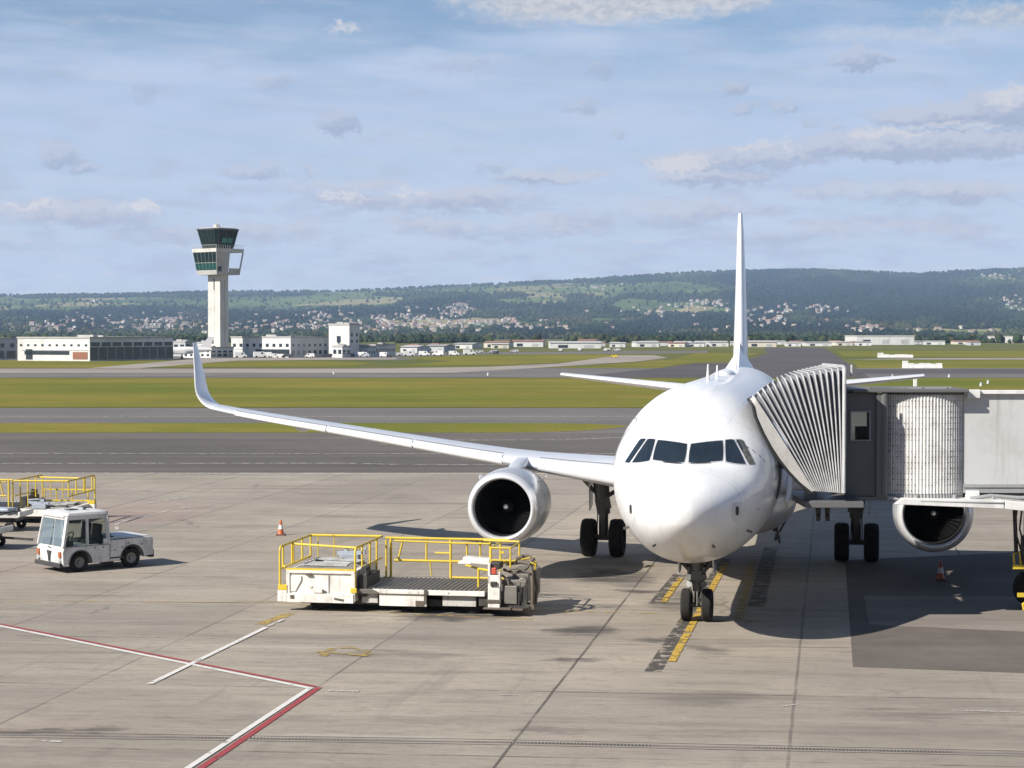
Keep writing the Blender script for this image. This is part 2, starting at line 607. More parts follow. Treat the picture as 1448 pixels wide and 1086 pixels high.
crk = g.node('ShaderNodeTexVoronoi', feature='DISTANCE_TO_EDGE')
g.put(crk.inputs['Vector'], g.v('ADD', g.scale(p, (0.16, 0.16, 0.0)), g.scale(g.noise(p, 0.9, 5, 0.7, color=True), (0.22, 0.22, 0.0))))
crk.inputs['Scale'].default_value = 1.0
ck = g.m('MULTIPLY', g.step(crk.outputs['Distance'], 0.008, 0.002), g.step(g.noise(p, 0.12, 3, 0.6), 0.55, 0.68))
c = g.mix(g.m('MULTIPLY', ck, 0.6), c, (0.07, 0.06, 0.055))
n7 = g.noise(g.scale(g.xyz(lat, al, 0.0), (0.07, 0.75, 1.0)), 1.0, 8, 0.72)
c = g.mix(g.m('MULTIPLY', g.step(n7, 0.50, 0.66), 0.50), c, (0.170, 0.150, 0.128))
c = g.mix(g.m('MULTIPLY', g.step(n7, 0.44, 0.30), 0.45), c, (0.50, 0.45, 0.38))
n9 = g.noise(g.scale(g.xyz(lat, al, 0.0), (1.1, 0.12, 1.0)), 1.0, 6, 0.7)
c = g.mix(g.m('MULTIPLY', g.step(n9, 0.56, 0.70), 0.32), c, (0.150, 0.130, 0.112))
# reddish worn area beside the stand and old oil spots under parked aircraft
wsp = g.v('ADD', p, g.scale(g.v('SUBTRACT', g.noise(p, 0.5, 5, 0.65, color=True), (0.5, 0.5, 0.5)), (2.6, 2.6, 0.0)))


def spots(lst):
    acc = None
    for (qx, qy, rx, ry, k) in lst:
        w = gp(qx, qy)
        d = g.scale(g.v('SUBTRACT', wsp, (w.x, w.y, 0.0)), (1 / rx, 1 / ry, 0.0))
        q = g.m('MULTIPLY_ADD', g.v('DOT_PRODUCT', d, d), -k, k)
        acc = q if acc is None else g.m('MAXIMUM', acc, q)
    return g.m('MAXIMUM', acc, 0.0, clamp=True)


red = spots([(190, 725, 3.6, 6.0, 0.7), (60, 800, 2.5, 3.0, .35), (40, 1030, 1.6, 0.8, .3)])
c = g.mix(g.m('MULTIPLY', red, 0.55), c, (0.33, 0.215, 0.185))
oil = spots([(868, 816, 1.5, 2.0, 1.2), (905, 835, .8, .7, .8), (838, 893, 0.9, 0.9, .8), (812, 931, .9, .45, .7), (850, 856, 1.0, .6, .6), (645, 872, 1.6, .7, .8),
             (752, 1035, 1.2, .3, .35), (75, 1032, 1.5, .35, .6), (965, 850, 1.0, 2.2, .6), (1000, 920, .5, 1.0, .5), (925, 905, .9, .5, .6), (700, 835, 2.6, 2.0, .4),
             (1000, 985, 1.8, 0.8, .35), (1290, 1010, 1.4, 0.8, .3), (560, 925, 1.6, .5, .35)])
oil = g.m('MULTIPLY', g.m('MULTIPLY', oil, 1.5, clamp=True), g.step(g.m('ADD', g.m('MULTIPLY', n4, .6), g.m('MULTIPLY', n7, .4)), 0.38, 0.54))
c = g.mix(g.m('MULTIPLY', oil, 0.92), c, (0.060, 0.054, 0.048))
c = g.mix(g.m('MULTIPLY', g.m('MAXIMUM', j1, j2), 0.80), c, (0.045, 0.040, 0.036))
g.put(b.inputs['Base Color'], c)
g.put(b.inputs['Roughness'], g.step(n2, 0.3, 0.7, 0.72, 0.92))
b.inputs['Specular IOR Level'].default_value = 0.3
bn = g.node('ShaderNodeBump')
bn.inputs['Strength'].default_value = 0.35
bn.inputs['Distance'].default_value = 0.012
g.put(bn.inputs['Height'], g.m('SUBTRACT', n2, g.m('MULTIPLY', g.m('MAXIMUM', j1, j2), 1.0)))
g.l.new(bn.outputs[0], b.inputs['Normal'])
APRON = m
rect('apron', -260, 260, -45, Yd(668.5), 0.0, APRON)

# --- strips of the airfield, near to far
rect('taxiway', -700, 900, Yd(668.5) + .02, Yd(612), -0.012, TAXI)
gv = [gp(x, y) for x, y in ((-2400, 612.5), (700, 611.5), (800, 610), (855, 606.5), (885, 603.5), (880, 601), (835, 599), (760, 598), (-2400, 598))]
flat('grass_verge', [(p.x, p.y) for p in gv], -0.004, GRASS2)
rect('taxiway', -900, 1100, Yd(612) + .05, Yd(576.5), -0.016, TAXI2)
rect('grass', -1200, 1500, Yd(576) + .1, Yd(534.5), -0.02, GRASS)
rect('runway', -2400, 2600, Yd(534) + .2, Yd(520.5), -0.02, TAXI2)


def pxpoly(name, pts, z, mat):
    q = [gp(x, y) for x, y in pts]
    return flat(name, [(p.x, p.y) for p in q], z, mat)


pxpoly('grass', [(-1600, 520), (165, 520.3), (235, 515), (235, 509.2), (-1600, 509.2)], -0.03, GRASS)
pxpoly('grass', [(200, 518.5), (330, 511), (460, 510.5), (525, 512.5), (500, 518.6)], -0.03, GRASS)
pxpoly('grass', [(545, 517.5), (640, 510.5), (560, 505.2), (700, 500.8), (860, 500.5), (905, 502.0), (790, 512.0), (700, 516.5)], -0.03, GRASS)
pxpoly('grass', [(782, 520.2), (850, 515.8), (950, 508.5), (985, 499.2), (1075, 499.2), (1030, 509), (960, 514.5), (935, 520.2)], -0.03, GRASS)
pxpoly('runway', [(-1600, 527.5), (640, 527.0), (770, 519.5), (900, 511.2), (945, 505.8), (925, 502.4), (875, 502.6), (790, 514), (690, 518.6), (500, 521.5), (-1600, 521.5)], -0.006, RUNW)
pxpoly('taxiway', [(110, 521.8), (180, 521.8), (335, 509.8), (560, 508.0), (560, 505.4), (290, 506.0)], -0.022, RUNW)
pxpoly('taxiway', [(-1600, 509), (560, 509), (560, 503.6), (-1600, 503.6)], -0.034, TAXI2)
pxpoly('taxiway', [(560, 509), (700, 501.2), (1000, 499.0), (1000, 495.6), (560, 499.0)], -0.038, TAXI2)
# taxiway running away behind the aircraft, and the dark tarmac left of it
pxpoly('taxiway', [(985, 534), (1230, 534), (1192, 509), (1165, 491.6), (1080, 491.6), (1085, 500), (1045, 512), (960, 520)], -0.010, DARKT)
pxpoly('taxiway', [(800, 533.5), (1010, 533.5), (1060, 513), (985, 513.5), (930, 521)], -0.014, DARKT)
pxpoly('grass', [(1215, 521.5), (2900, 521.5), (2900, 509), (1204, 509)], -0.026, GRASS)
pxpoly('grass', [(1196, 505), (2900, 505), (2900, 495.4), (1180, 496)], -0.026, GRASS)
pxpoly('access_road', [(1190, 508.4), (2900, 508.0), (2900, 504.8), (1300, 506.2)], -0.016, RUNW)
pxpoly('taxiway', [(1205, 528), (2900, 528), (2900, 522.2), (1205, 522.2)], -0.004, DARKT)

# --- asphalt patch in the apron by the right-hand side
PATCH = ground_mat('asphalt_patch', (0.135, 0.118, 0.104), (0.165, 0.145, 0.128), (0.19, 0.165, 0.145), 0.25, 2.5, 0.85, 0.5)
PATCH2 = ground_mat('asphalt_patch_pale', (0.235, 0.207, 0.182), (0.27, 0.24, 0.21), None, 0.3, 2.5, 0.85, 0.5)
pxpoly('asphalt_patch', [(1206, 943), (1700, 961), (1700, 770), (1195, 792)], 0.004, PATCH)
pxpoly('asphalt_patch', [(1229, 884), (1700, 905), (1700, 845), (1222, 843)], 0.008, PATCH2)

# ------------------------------------------------------------------ painted markings


def worn(name, col, wear=0.45, sc_=2.2):
    m, g, b = mat_new(name)
    p = g.pos()
    n = g.noise(p, sc_, 8, 0.72)
    n2 = g.noise(p, sc_ * 6, 4, 0.7)
    g.put(b.inputs['Base Color'], g.mix(g.m('MULTIPLY', n2, 0.5), col, tuple(x * .45 for x in col)))
    b.inputs['Roughness'].default_value = 0.7
    tr = g.node('ShaderNodeBsdfTransparent')
    mx = g.node('ShaderNodeMixShader')
    g.put(mx.inputs[0], g.step(g.m('ADD', g.m('MULTIPLY', n, .75), g.m('MULTIPLY', n2, .25)), 0.62 - wear * .3, 0.70 - wear * .3))
    g.l.new(b.outputs[0], mx.inputs[1])
    g.l.new(tr.outputs[0], mx.inputs[2])
    o = [n for n in m.node_tree.nodes if n.type == 'OUTPUT_MATERIAL'][0]
    g.l.new(mx.outputs[0], o.inputs['Surface'])
    return m


W_WHITE = worn('white_marking_paint', (0.74, 0.71, 0.66), 0.25)
W_WHITE2 = worn('faded_white_marking_paint', (0.62, 0.58, 0.52), 0.50)
W_RED = worn('red_marking_paint', (0.36, 0.060, 0.060), 0.22)
W_YEL = worn('yellow_marking_paint', (0.55, 0.36, 0.055), 0.42)
W_YEL2 = worn('faded_yellow_marking_paint', (0.44, 0.31, 0.09), 0.52, 3.0)
W_BLK = worn('black_marking_paint', (0.085, 0.076, 0.066), 0.50, 2.6)


def line(name, pts, w, mat, z=0.012, side=0.0):
    """painted line of width w along ground points given as picture measurements"""
    q = [gp(*p).to_2d() for p in pts]
    mb = MB()
    L, Rr = [], []
    for i, p in enumerate(q):
        d = (q[min(i + 1, len(q) - 1)] - q[max(i - 1, 0)]).normalized()
        n = Vector((-d.y, d.x))
        L.append(p + n * (w / 2 + side))
        Rr.append(p + n * (-w / 2 + side))
    N = len(q)
    vs = [(p.x, p.y, z) for p in L] + [(p.x, p.y, z) for p in Rr]
    mb.add(vs, [(i, N + i, N + i + 1, i + 1) for i in range(N - 1)])
    return tag(mb.build(name, mat), kind='structure')


line('red_marking', [(-120, 859), (446, 971.3)], 0.10, W_RED, 0.010)
line('white_marking', [(-120, 861.5), (441, 974.5)], 0.13, W_WHITE, 0.014)
line('white_marking', [(437, 974.5), (258, 1092)], 0.115, W_WHITE, 0.014)
line('red_marking', [(451, 972.5), (276, 1092)], 0.125, W_RED, 0.010)
line('white_marking', [(212, 968), (376, 888)], 0.125, W_WHITE, 0.018)
line('white_marking', [(380, 886), (402, 876)], 0.10, W_WHITE2, 0.018)
line('white_marking', [(452, 977), (508, 978.5)], 0.10, W_WHITE2, 0.018)
line('white_marking', [(22, 1046.5), (88, 1049.5)], 0.09, W_WHITE2, 0.012)
line('yellow_marking', [(366, 884), (412, 867)], 0.30, W_YEL2, 0.008)
line('yellow_marking', [(-200, 852), (120, 851), (392, 852), (560, 868), (760, 876)], 0.11, W_YEL2, 0.008)
line('yellow_marking', [(455, 928), (470, 918), (492, 916), (515, 921), (520, 926)], 0.22, W_YEL2, 0.012)
line('yellow_marking', [(448, 922), (520, 928)], 0.16, W_YEL2, 0.016)
line('black_marking', [(930, 950), (1032, 790)], 0.34, W_BLK, 0.006, 0.10)
line('yellow_marking', [(950, 936), (1026, 797)], 0.17, W_YEL, 0.016)
line('black_marking', [(928, 854), (962, 812)], 0.40, W_BLK, 0.006)
line('yellow_marking', [(938, 852), (962, 818)], 0.16, W_YEL, 0.016)
line('yellow_marking', [(1045, 876), (1064, 792)], 0.22, W_YEL2, 0.016)
line('black_marking', [(1069, 858), (1090, 775)], 0.42, W_BLK, 0.016)
line('yellow_marking', [(925, 877), (985, 878), (1090, 879)], 0.08, W_YEL2, 0.010)
line('black_marking', [(978, 877.5), (1062, 879.5)], 0.10, W_BLK, 0.014)
line('yellow_marking', [(740, 863), (930, 868)], 0.14, W_YEL2, 0.010)
line('yellow_marking', [(760, 812), (870, 806), (935, 800)], 0.12, W_YEL2, 0.010)
line('white_marking', [(166, 750), (165, 741), (180, 736), (262, 717)], 0.14, W_WHITE2, 0.012)
line('white_marking', [(235, 722), (298, 715)], 0.14, W_WHITE2, 0.016)
line('white_marking', [(120, 727), (268, 702)], 0.13, W_WHITE2, 0.012)
line('white_marking', [(-300, 668.3), (960, 670.3)], 0.34, W_WHITE2, 0.008)
line('white_marking', [(-300, 655.5), (480, 655), (560, 656.5), (960, 659)], 0.30, W_WHITE2, 0.004)
line('yellow_marking', [(-300, 641.5), (900, 641.5)], 0.25, W_WHITE2, 0.004)
line('yellow_marking', [(560, 612.5), (720, 613), (830, 608.5), (930, 598)], 0.40, W_YEL2, 0.006)
line('white_marking', [(600, 622.5), (800, 622), (935, 616)], 0.35, W_WHITE2, 0.006)
line('white_marking', [(-200, 588.5), (940, 588.5)], 0.45, W_WHITE2, -0.004)
line('white_marking', [(-100, 532), (300, 531)], 1.0, W_WHITE2, 0.002)
line('white_marking', [(1100, 1000), (1130, 996)], 0.06, W_WHITE2, 0.012)
line('white_marking', [(1345, 1005), (1448, 1008)], 0.06, W_WHITE2, 0.012)
line('white_marking', [(706, 983), (765, 984.5)], 0.05, W_WHITE2, 0.012)

# the slotted drain that crosses the apron in front
m, g, b = mat_new('drain_grating')
p = g.pos()
x_, y_, z_ = g.sep(p)
sl = g.m('FRACT', g.m('MULTIPLY', x_, 17.0))
k = g.m('MULTIPLY', g.step(sl, 0.35, 0.5), g.step(g.noise(p, .45, 4, .6), 0.36, 0.58))
g.put(b.inputs['Base Color'], g.mix(k, (0.215, 0.19, 0.165), (0.035, 0.033, 0.032)))
b.inputs['Roughness'].default_value = 0.8
DRAIN = m
line('drain_channel', [(-500, 1027.5), (0, 1039), (700, 1049.5), (1900, 1076)], 0.11, DRAIN, 0.005)
EDGE = ground_mat('drain_edge', (0.15, 0.135, 0.12), (0.19, 0.17, 0.15), None, .5, 3.0, .8, .4)
for dy in (-3.6, 3.6):
    line('drain_edge', [(-500, 1027.5 + dy), (0, 1039 + dy), (700, 1049.5 + dy), (1900, 1076 + dy)], 0.025, EDGE, 0.006)

# ================================================================== SETTING: hills, woods, village


def fbm(x, y, seed=0, octs=5, lac=2.0, gain=0.5):
    """cheap value noise, vectorised"""
    x = np.asarray(x, float)
    y = np.asarray(y, float)
    tot = np.zeros_like(x)
    amp, nrm = 1.0, 0.0
    for o in range(octs):
        xi, yi = np.floor(x).astype(np.int64), np.floor(y).astype(np.int64)
        xf, yf = x - xi, y - yi
        u, v = xf * xf * (3 - 2 * xf), yf * yf * (3 - 2 * yf)

        def h(a, b):
            n = (a * 374761393 + b * 668265263 + (seed + o * 17) * 1442695041) & 0xFFFFFFFF
            n = ((n ^ (n >> 13)) * 1274126177) & 0xFFFFFFFF
            return ((n ^ (n >> 16)) & 0xFFFF) / 65535.0
        tot += amp * ((h(xi, yi) * (1 - u) + h(xi + 1, yi) * u) * (1 - v) + (h(xi, yi + 1) * (1 - u) + h(xi + 1, yi + 1) * u) * v)
        nrm += amp
        amp *= gain
        x, y = x * lac + 13.7, y * lac + 7.3
    return tot / nrm


R0, R1 = 2300.0, 8200.0
CX = np.array([-1400, -700, 0, 150, 300, 420, 500, 560, 620, 720, 800, 900, 980, 1060, 1150, 1220, 1290, 1350, 1448, 1800, 2600], float)
CY = np.array([430, 424, 419, 417.5, 414, 413, 412.5, 409.5, 406.5, 402, 398, 391.5, 386.5, 384, 382.5, 385, 388.5, 384.5, 381.5, 378, 372], float)


def crest(ax):
    """elevation of the ridge line (in 1/2700 rad) towards azimuth tan ax"""
    return 472 - np.interp(724 + 2700 * ax, CX, CY)


def hill_e(ax, y):
    """elevation profile: rises from the plain to the ridge, folded by spurs"""
    t = np.clip((y - R0) / (R1 - R0), 0, 1)
    base = 0.62 * t + 0.38 * t * t * (3 - 2 * t)
    fold = (fbm(ax * 26 + 5, y / 1600.0, 3, 4) - 0.5) * 0.34 * np.sin(np.pi * t) ** 1.0
    return np.clip(base + fold, 0, 1.05) * crest(ax) + (-9.0) * (1 - t) ** 2


def hill_z(x, y):
    ax = x / y
    e = hill_e(ax, np.minimum(y, R1))
    z = CAM_H + e / 2700.0 * np.minimum(y, R1)
    z = z - np.maximum(0, y - R1) * 0.02
    return np.where(y < R0, -0.3 + (z + 0.3) * np.clip((y - 1750) / 500, 0, 1), z)


WOODS = [(1180, 420, 170, 32), (1250, 440, 190, 26), (1330, 405, 150, 20), (1080, 395, 110, 14), (690, 418, 170, 7), (880, 398, 150, 7), (800, 443, 110, 15),
         (640, 428, 110, 10), (560, 440, 90, 10), (1400, 430, 100, 26), (1200, 470, 260, 14), (900, 470, 160, 10), (560, 470, 300, 8), (250, 448, 220, 12), (80, 462, 120, 10),
         (950, 455, 110, 10), (1120, 462, 110, 10), (300, 418, 400, 4), (100, 440, 120, 8), (420, 450, 120, 9)]
FIELDS = [(560, 418, 130, 8), (380, 425, 150, 7), (180, 428, 150, 6), (720, 410, 120, 5), (830, 410, 120, 7), (760, 424, 70, 6), (900, 408, 90, 6), (1010, 440, 40, 5), (920, 437, 60, 8),
          (1190, 456, 70, 5), (1400, 398, 60, 7), (1420, 432, 60, 10), (640, 457, 60, 5), (960, 402, 40, 5), (1340, 468, 90, 4), (470, 430, 80, 8), (700, 458, 70, 5), (60, 436, 90, 6), (1000, 470, 60, 4), (850, 452, 40, 5)]


def wood_amount(ax, e):
    X = 724 + 2700 * ax
    Y = 472 - e
    n = fbm(ax * 60 + 3, e / 9.0 + 2, 21, 5)
    v = (n - 0.5) * 3.2 - 0.10
    for (a, b_, c_, d_) in WOODS:
        v = v + 1.15 * np.exp(-((X - a) / c_) ** 2 - ((Y - b_) / d_) ** 2)
    for (a, b_, c_, d_) in FIELDS:
        v = v - 1.75 * np.exp(-((X - a) / c_) ** 2 - ((Y - b_) / d_) ** 2)
    return v


na, nr = 440, 200
axs = np.tan(np.linspace(R(-26), R(26), na))
ys = np.concatenate([np.linspace(1700, R1, nr - 12), np.linspace(R1 + 60, R1 + 1300, 12)])
AX, YY = np.meshgrid(axs, ys)
XX = AX * YY
ZZ = hill_z(XX, YY)
EE = hill_e(AX, np.minimum(YY, R1))
WA = wood_amount(AX, EE)
vs = np.stack([XX, YY, ZZ], -1).reshape(-1, 3)
idx = np.arange(na * nr).reshape(nr, na)
fs = np.stack([idx[:-1, :-1], idx[:-1, 1:], idx[1:, 1:], idx[1:, :-1]], -1).reshape(-1, 4)
me = bpy.data.meshes.new('hills')
me.vertices.add(len(vs))
me.vertices.foreach_set('co', vs.astype(np.float32).ravel())
me.loops.add(fs.size)
me.loops.foreach_set('vertex_index', fs.astype(np.int32).ravel())
me.polygons.add(len(fs))
me.polygons.foreach_set('loop_start', (np.arange(len(fs)) * 4).astype(np.int32))
me.polygons.foreach_set('use_smooth', np.ones(len(fs), bool))
me.update(calc_edges=True)
att = me.attributes.new('wood', 'FLOAT', 'POINT')
att.data.foreach_set('value', np.clip(WA * 0.9 + 0.5, 0, 1).astype(np.float32).ravel())
m, g, b = mat_new('hillside')
a_ = g.node('ShaderNodeAttribute', attribute_name='wood').outputs['Fac']
p = g.pos()
vor = g.node('ShaderNodeTexVoronoi', feature='F1')
g.put(vor.inputs['Vector'], g.scale(p, (1.0, 0.6, 0.0)))
vor.inputs['Scale'].default_value = 0.0038
vc = g.sep(vor.outputs['Color'])
fld = g.mix(vc[0], (0.062, 0.098, 0.034), (0.135, 0.170, 0.060))
fld = g.mix(g.step(vc[1], 0.80, 0.85), fld, (0.27, 0.24, 0.12))
nn = g.noise(p, 0.012, 6, 0.7)
wd = g.mix(nn, (0.018, 0.030, 0.016), (0.040, 0.055, 0.024))
ed = g.step(g.m('ADD', a_, g.m('MULTIPLY', g.m('SUBTRACT', nn, 0.5), 0.5)), 0.42, 0.55)
g.put(b.inputs['Base Color'], g.mix(ed, fld, wd))
b.inputs['Roughness'].default_value = 1.0
b.inputs['Specular IOR Level'].default_value = 0.0
me.materials.append(m)
hills = bpy.data.objects.new('hills', me)
COL.objects.link(hills)
tag(hills, kind='structure')


# --- the woods: many small leafy crowns in one mass
def ico():
    t = (1 + 5 ** .5) / 2
    v = np.array([(-1, t, 0), (1, t, 0), (-1, -t, 0), (1, -t, 0), (0, -1, t), (0, 1, t), (0, -1, -t), (0, 1, -t), (t, 0, -1), (t, 0, 1), (-t, 0, -1), (-t, 0, 1)], float)
    v /= np.linalg.norm(v[0])
    f = np.array([(0, 11, 5), (0, 5, 1), (0, 1, 7), (0, 7, 10), (0, 10, 11), (1, 5, 9), (5, 11, 4), (11, 10, 2), (10, 7, 6), (7, 1, 8), (3, 9, 4), (3, 4, 2), (3, 2, 6), (3, 6, 8), (3, 8, 9), (4, 9, 5), (2, 4, 11), (6, 2, 10), (8, 6, 7), (9, 8, 1)])
    return v, f


def crowns(name, pts, size, mat, label=None, flatten=1.0, dark=None):
    """one mesh of many lumpy crowns; pts (n,3), size (n,)"""
    iv, if_ = ico()
    n = len(pts)
    V = iv[None] * (1 + (nrng.random((n, 12, 1)) - 0.5) * 0.75)
    V = V * size[:, None, None] * np.array([1, 1, 1.05 * flatten])
    V = V + pts[:, None, :] + np.array([0, 0, 1.0]) * (size * 0.85)[:, None, None]
    F = if_[None] + (np.arange(n) * 12)[:, None, None]
    V, F = V.reshape(-1, 3), F.reshape(-1, 3)
    me = bpy.data.meshes.new(name)
    me.vertices.add(len(V))
    me.vertices.foreach_set('co', V.astype(np.float32).ravel())
    me.loops.add(F.size)
    me.loops.foreach_set('vertex_index', F.astype(np.int32).ravel())
    me.polygons.add(len(F))
    me.polygons.foreach_set('loop_start', (np.arange(len(F)) * 3).astype(np.int32))
    me.update(calc_edges=True)
    at_ = me.attributes.new('tone', 'FLOAT', 'POINT')
    at_.data.foreach_set('value', np.repeat(nrng.random(n), 12).astype(np.float32))
    a2_ = me.attributes.new('cloud_shade', 'FLOAT', 'POINT')
    a2_.data.foreach_set('value', np.repeat(dark if dark is not None else np.zeros(n), 12).astype(np.float32))
    me.materials.append(mat)
    o = bpy.data.objects.new(name, me)
    COL.objects.link(o)
    return tag(o, label, kind='stuff')


m, g, b = mat_new('foliage')
t_ = g.node('ShaderNodeAttribute', attribute_name='tone').outputs['Fac']
n_ = g.noise(g.pos(), 0.006, 4, 0.6)
cc = g.mix(t_, (0.012, 0.024, 0.013), (0.034, 0.052, 0.025))
cc = g.mix(g.step(t_, 0.90, 0.97), cc, (0.085, 0.070, 0.030))
cc = g.mix(g.m('MULTIPLY', g.step(n_, 0.45, 0.62), 0.6), cc, (0.062, 0.084, 0.030))
n8_ = g.noise(g.v('ADD', g.scale(g.pos(), (1.0, .5, 0.0)), (900.0, 0.0, 0.0)), 0.0035, 5, 0.65)
cc = g.mix(g.m('MULTIPLY', g.step(n8_, 0.50, 0.64), 0.7), cc, (0.080, 0.072, 0.034))
cc = g.mix(g.m('MULTIPLY', g.step(n8_, 0.47, 0.36), 0.6), cc, (0.012, 0.022, 0.016))
d_ = g.node('ShaderNodeAttribute', attribute_name='cloud_shade').outputs['Fac']
cc = g.mix(d_, cc, g.mix(t_, (0.008, 0.017, 0.014), (0.017, 0.029, 0.020)))  # densest woods coloured darker in place of cloud shadow on the hills
g.put(b.inputs['Base Color'], cc)
b.inputs['Roughness'].default_value = 1.0
b.inputs['Specular IOR Level'].default_value = 0.0
FOLI = m

# --- houses on the slope: individuals
WALLC = [(0.52, 0.48, 0.42), (0.43, 0.37, 0.30), (0.60, 0.58, 0.54), (0.38, 0.31, 0.25)]
ROOFC = [(0.33, 0.19, 0.13), (0.27, 0.20, 0.17), (0.42, 0.30, 0.23), (0.20, 0.18, 0.18)]


def house_mesh(w, d, h, rh, wc, rc, k):
    """gabled house: walls, roof with eaves, windows, chimney, as one small mesh"""
    me_ = MB()
    me_.box((0, 0, h / 2 - 1.5), (w, d, h + 3))
    nb = len(me_.fs)
    me_.prism([(-d / 2, h), (d / 2, h), (0, h + rh)], -w / 2, w / 2, 'x')
    nw = len(me_.fs)
    for s in (-1, 1):
        q = d / 2 + 0.5
        zz0 = h - 0.5 * rh / (d / 2)
        me_.add([(-w / 2 - .4, s * q, zz0), (w / 2 + .4, s * q, zz0), (w / 2 + .4, 0, h + rh + .05), (-w / 2 - .4, 0, h + rh + .05),
                 (-w / 2 - .4, s * q, zz0 + .25), (w / 2 + .4, s * q, zz0 + .25), (w / 2 + .4, 0, h + rh + .3), (-w / 2 - .4, 0, h + rh + .3)],
                [(0, 1, 2, 3), (4, 5, 6, 7), (0, 1, 5, 4), (1, 2, 6, 5), (2, 3, 7, 6), (3, 0, 4, 7)])
    me_.box((w * .25, 0.6, h + rh + .3), (.9, .7, 1.8))
    nr_ = len(me_.fs)
    for s in (-1, 1):
        for i in range(3):
            for j in range(max(1, int(h / 2.8))):
                me_.box((-w / 2 + w * (i + .5) / 3, s * d / 2, 1.6 + j * 2.7), (1.1, .08, 1.2))
    o = me_.build('hillside_house', wc)
    o.data.materials.append(rc)
    o.data.materials.append(DARKW)
    for i, f in enumerate(o.data.polygons):
        f.material_index = 0 if i < nw else (1 if i < nr_ else 2)
    return o


DARKW = glass_dark('dark_window')
wm = [paint('house_wall_%s' % n, c, 0.8, dirt=.2, scale=.3) for n, c in zip(('cream', 'sand', 'white', 'ochre'), WALLC)]
rm = [paint('house_roof_%s' % n, c, 0.85, dirt=.3, scale=.3) for n, c in zip(('terracotta', 'brown', 'pale', 'slate'), ROOFC)]
protos = []
for k in range(12):
    w = 8 + (k * 37 % 7) * .9
    d = 6.5 + (k * 17 % 5) * .6
    h = 3.2 + (k % 3) * 1.5
    protos.append(house_mesh(w, d, h, 1.7 + (k % 4) * .25, wm[k % 4] if k % 3 else wm[2], rm[(k * 5 + k // 4) % 4], k))
CLUST = [(200, 462, 60, 9, 26), (245, 455, 30, 5, 16), (60, 464, 60, 5, 14), (100, 454, 60, 5, 6), (130, 428, 12, 4, 4), (400, 462, 70, 7, 26), (455, 447, 40, 7, 12),
         (530, 462, 30, 8, 16), (575, 452, 40, 10, 16), (645, 441, 16, 6, 16), (690, 457, 50, 4, 20), (610, 462, 60, 6, 20), (740, 462, 40, 4, 8), (650, 433, 12, 3, 5),
         (1000, 429, 24, 2.5, 10), (1110, 440, 60, 6, 24), (1165, 436, 30, 3, 12), (1090, 455, 50, 7, 12), (1225, 464, 20, 5, 12), (970, 432, 22, 5, 6), (930, 443, 40, 5, 6),
         (1400, 391, 18, 1.5, 6), (1425, 428, 18, 10, 7), (850, 404, 40, 2, 4), (845, 407, 12, 2, 5), (20, 470, 30, 3, 6), (300, 466, 40, 5, 6), (1330, 470, 60, 3, 5)]


def slope_point(X, Y):
    """where on the slope the line of sight at picture point X, Y lands"""
    ax = (X - 724) / 2700.0
    e = 472 - Y
    y = np.linspace(1900, R1, 900)
    ee = hill_e(np.full_like(y, ax), y)
    k = np.argmax(ee >= e)
    if ee[k] < e:
        return None
    return ax * y[k], y[k]


nh = 0
HOUSES = []
for (cx, cy, sx, sy, n) in CLUST:
    for i in range(n):
        q = slope_point(cx + rng.gauss(0, .62) * sx, cy + rng.gauss(0, .62) * sy)
        if q is None or nh >= 298:
            continue
        o = protos[nh] if nh < 12 else protos[rng.randrange(12)].copy()
        if nh >= 12:
            COL.objects.link(o)
        s_ = rng.uniform(.62, .95) * (1.0 if q[1] < 4000 else 1.15)
        o.scale = (s_, s_, s_)
        o.location = (q[0], q[1], float(hill_z(np.array(q[0]), np.array(q[1]))) + 0.3)
        o.rotation_euler = (0, 0, rng.choice((0, math.pi / 2)) + rng.gauss(0.15, .35))
        tag(o, 'small pale house with a pitched roof among trees on the far hillside', 'house', 'houses scattered over the far hillside')
        HOUSES.append((724 + 2700 * q[0] / q[1], float(hill_e(np.array(q[0] / q[1]), np.array(q[1])))))
        nh += 1

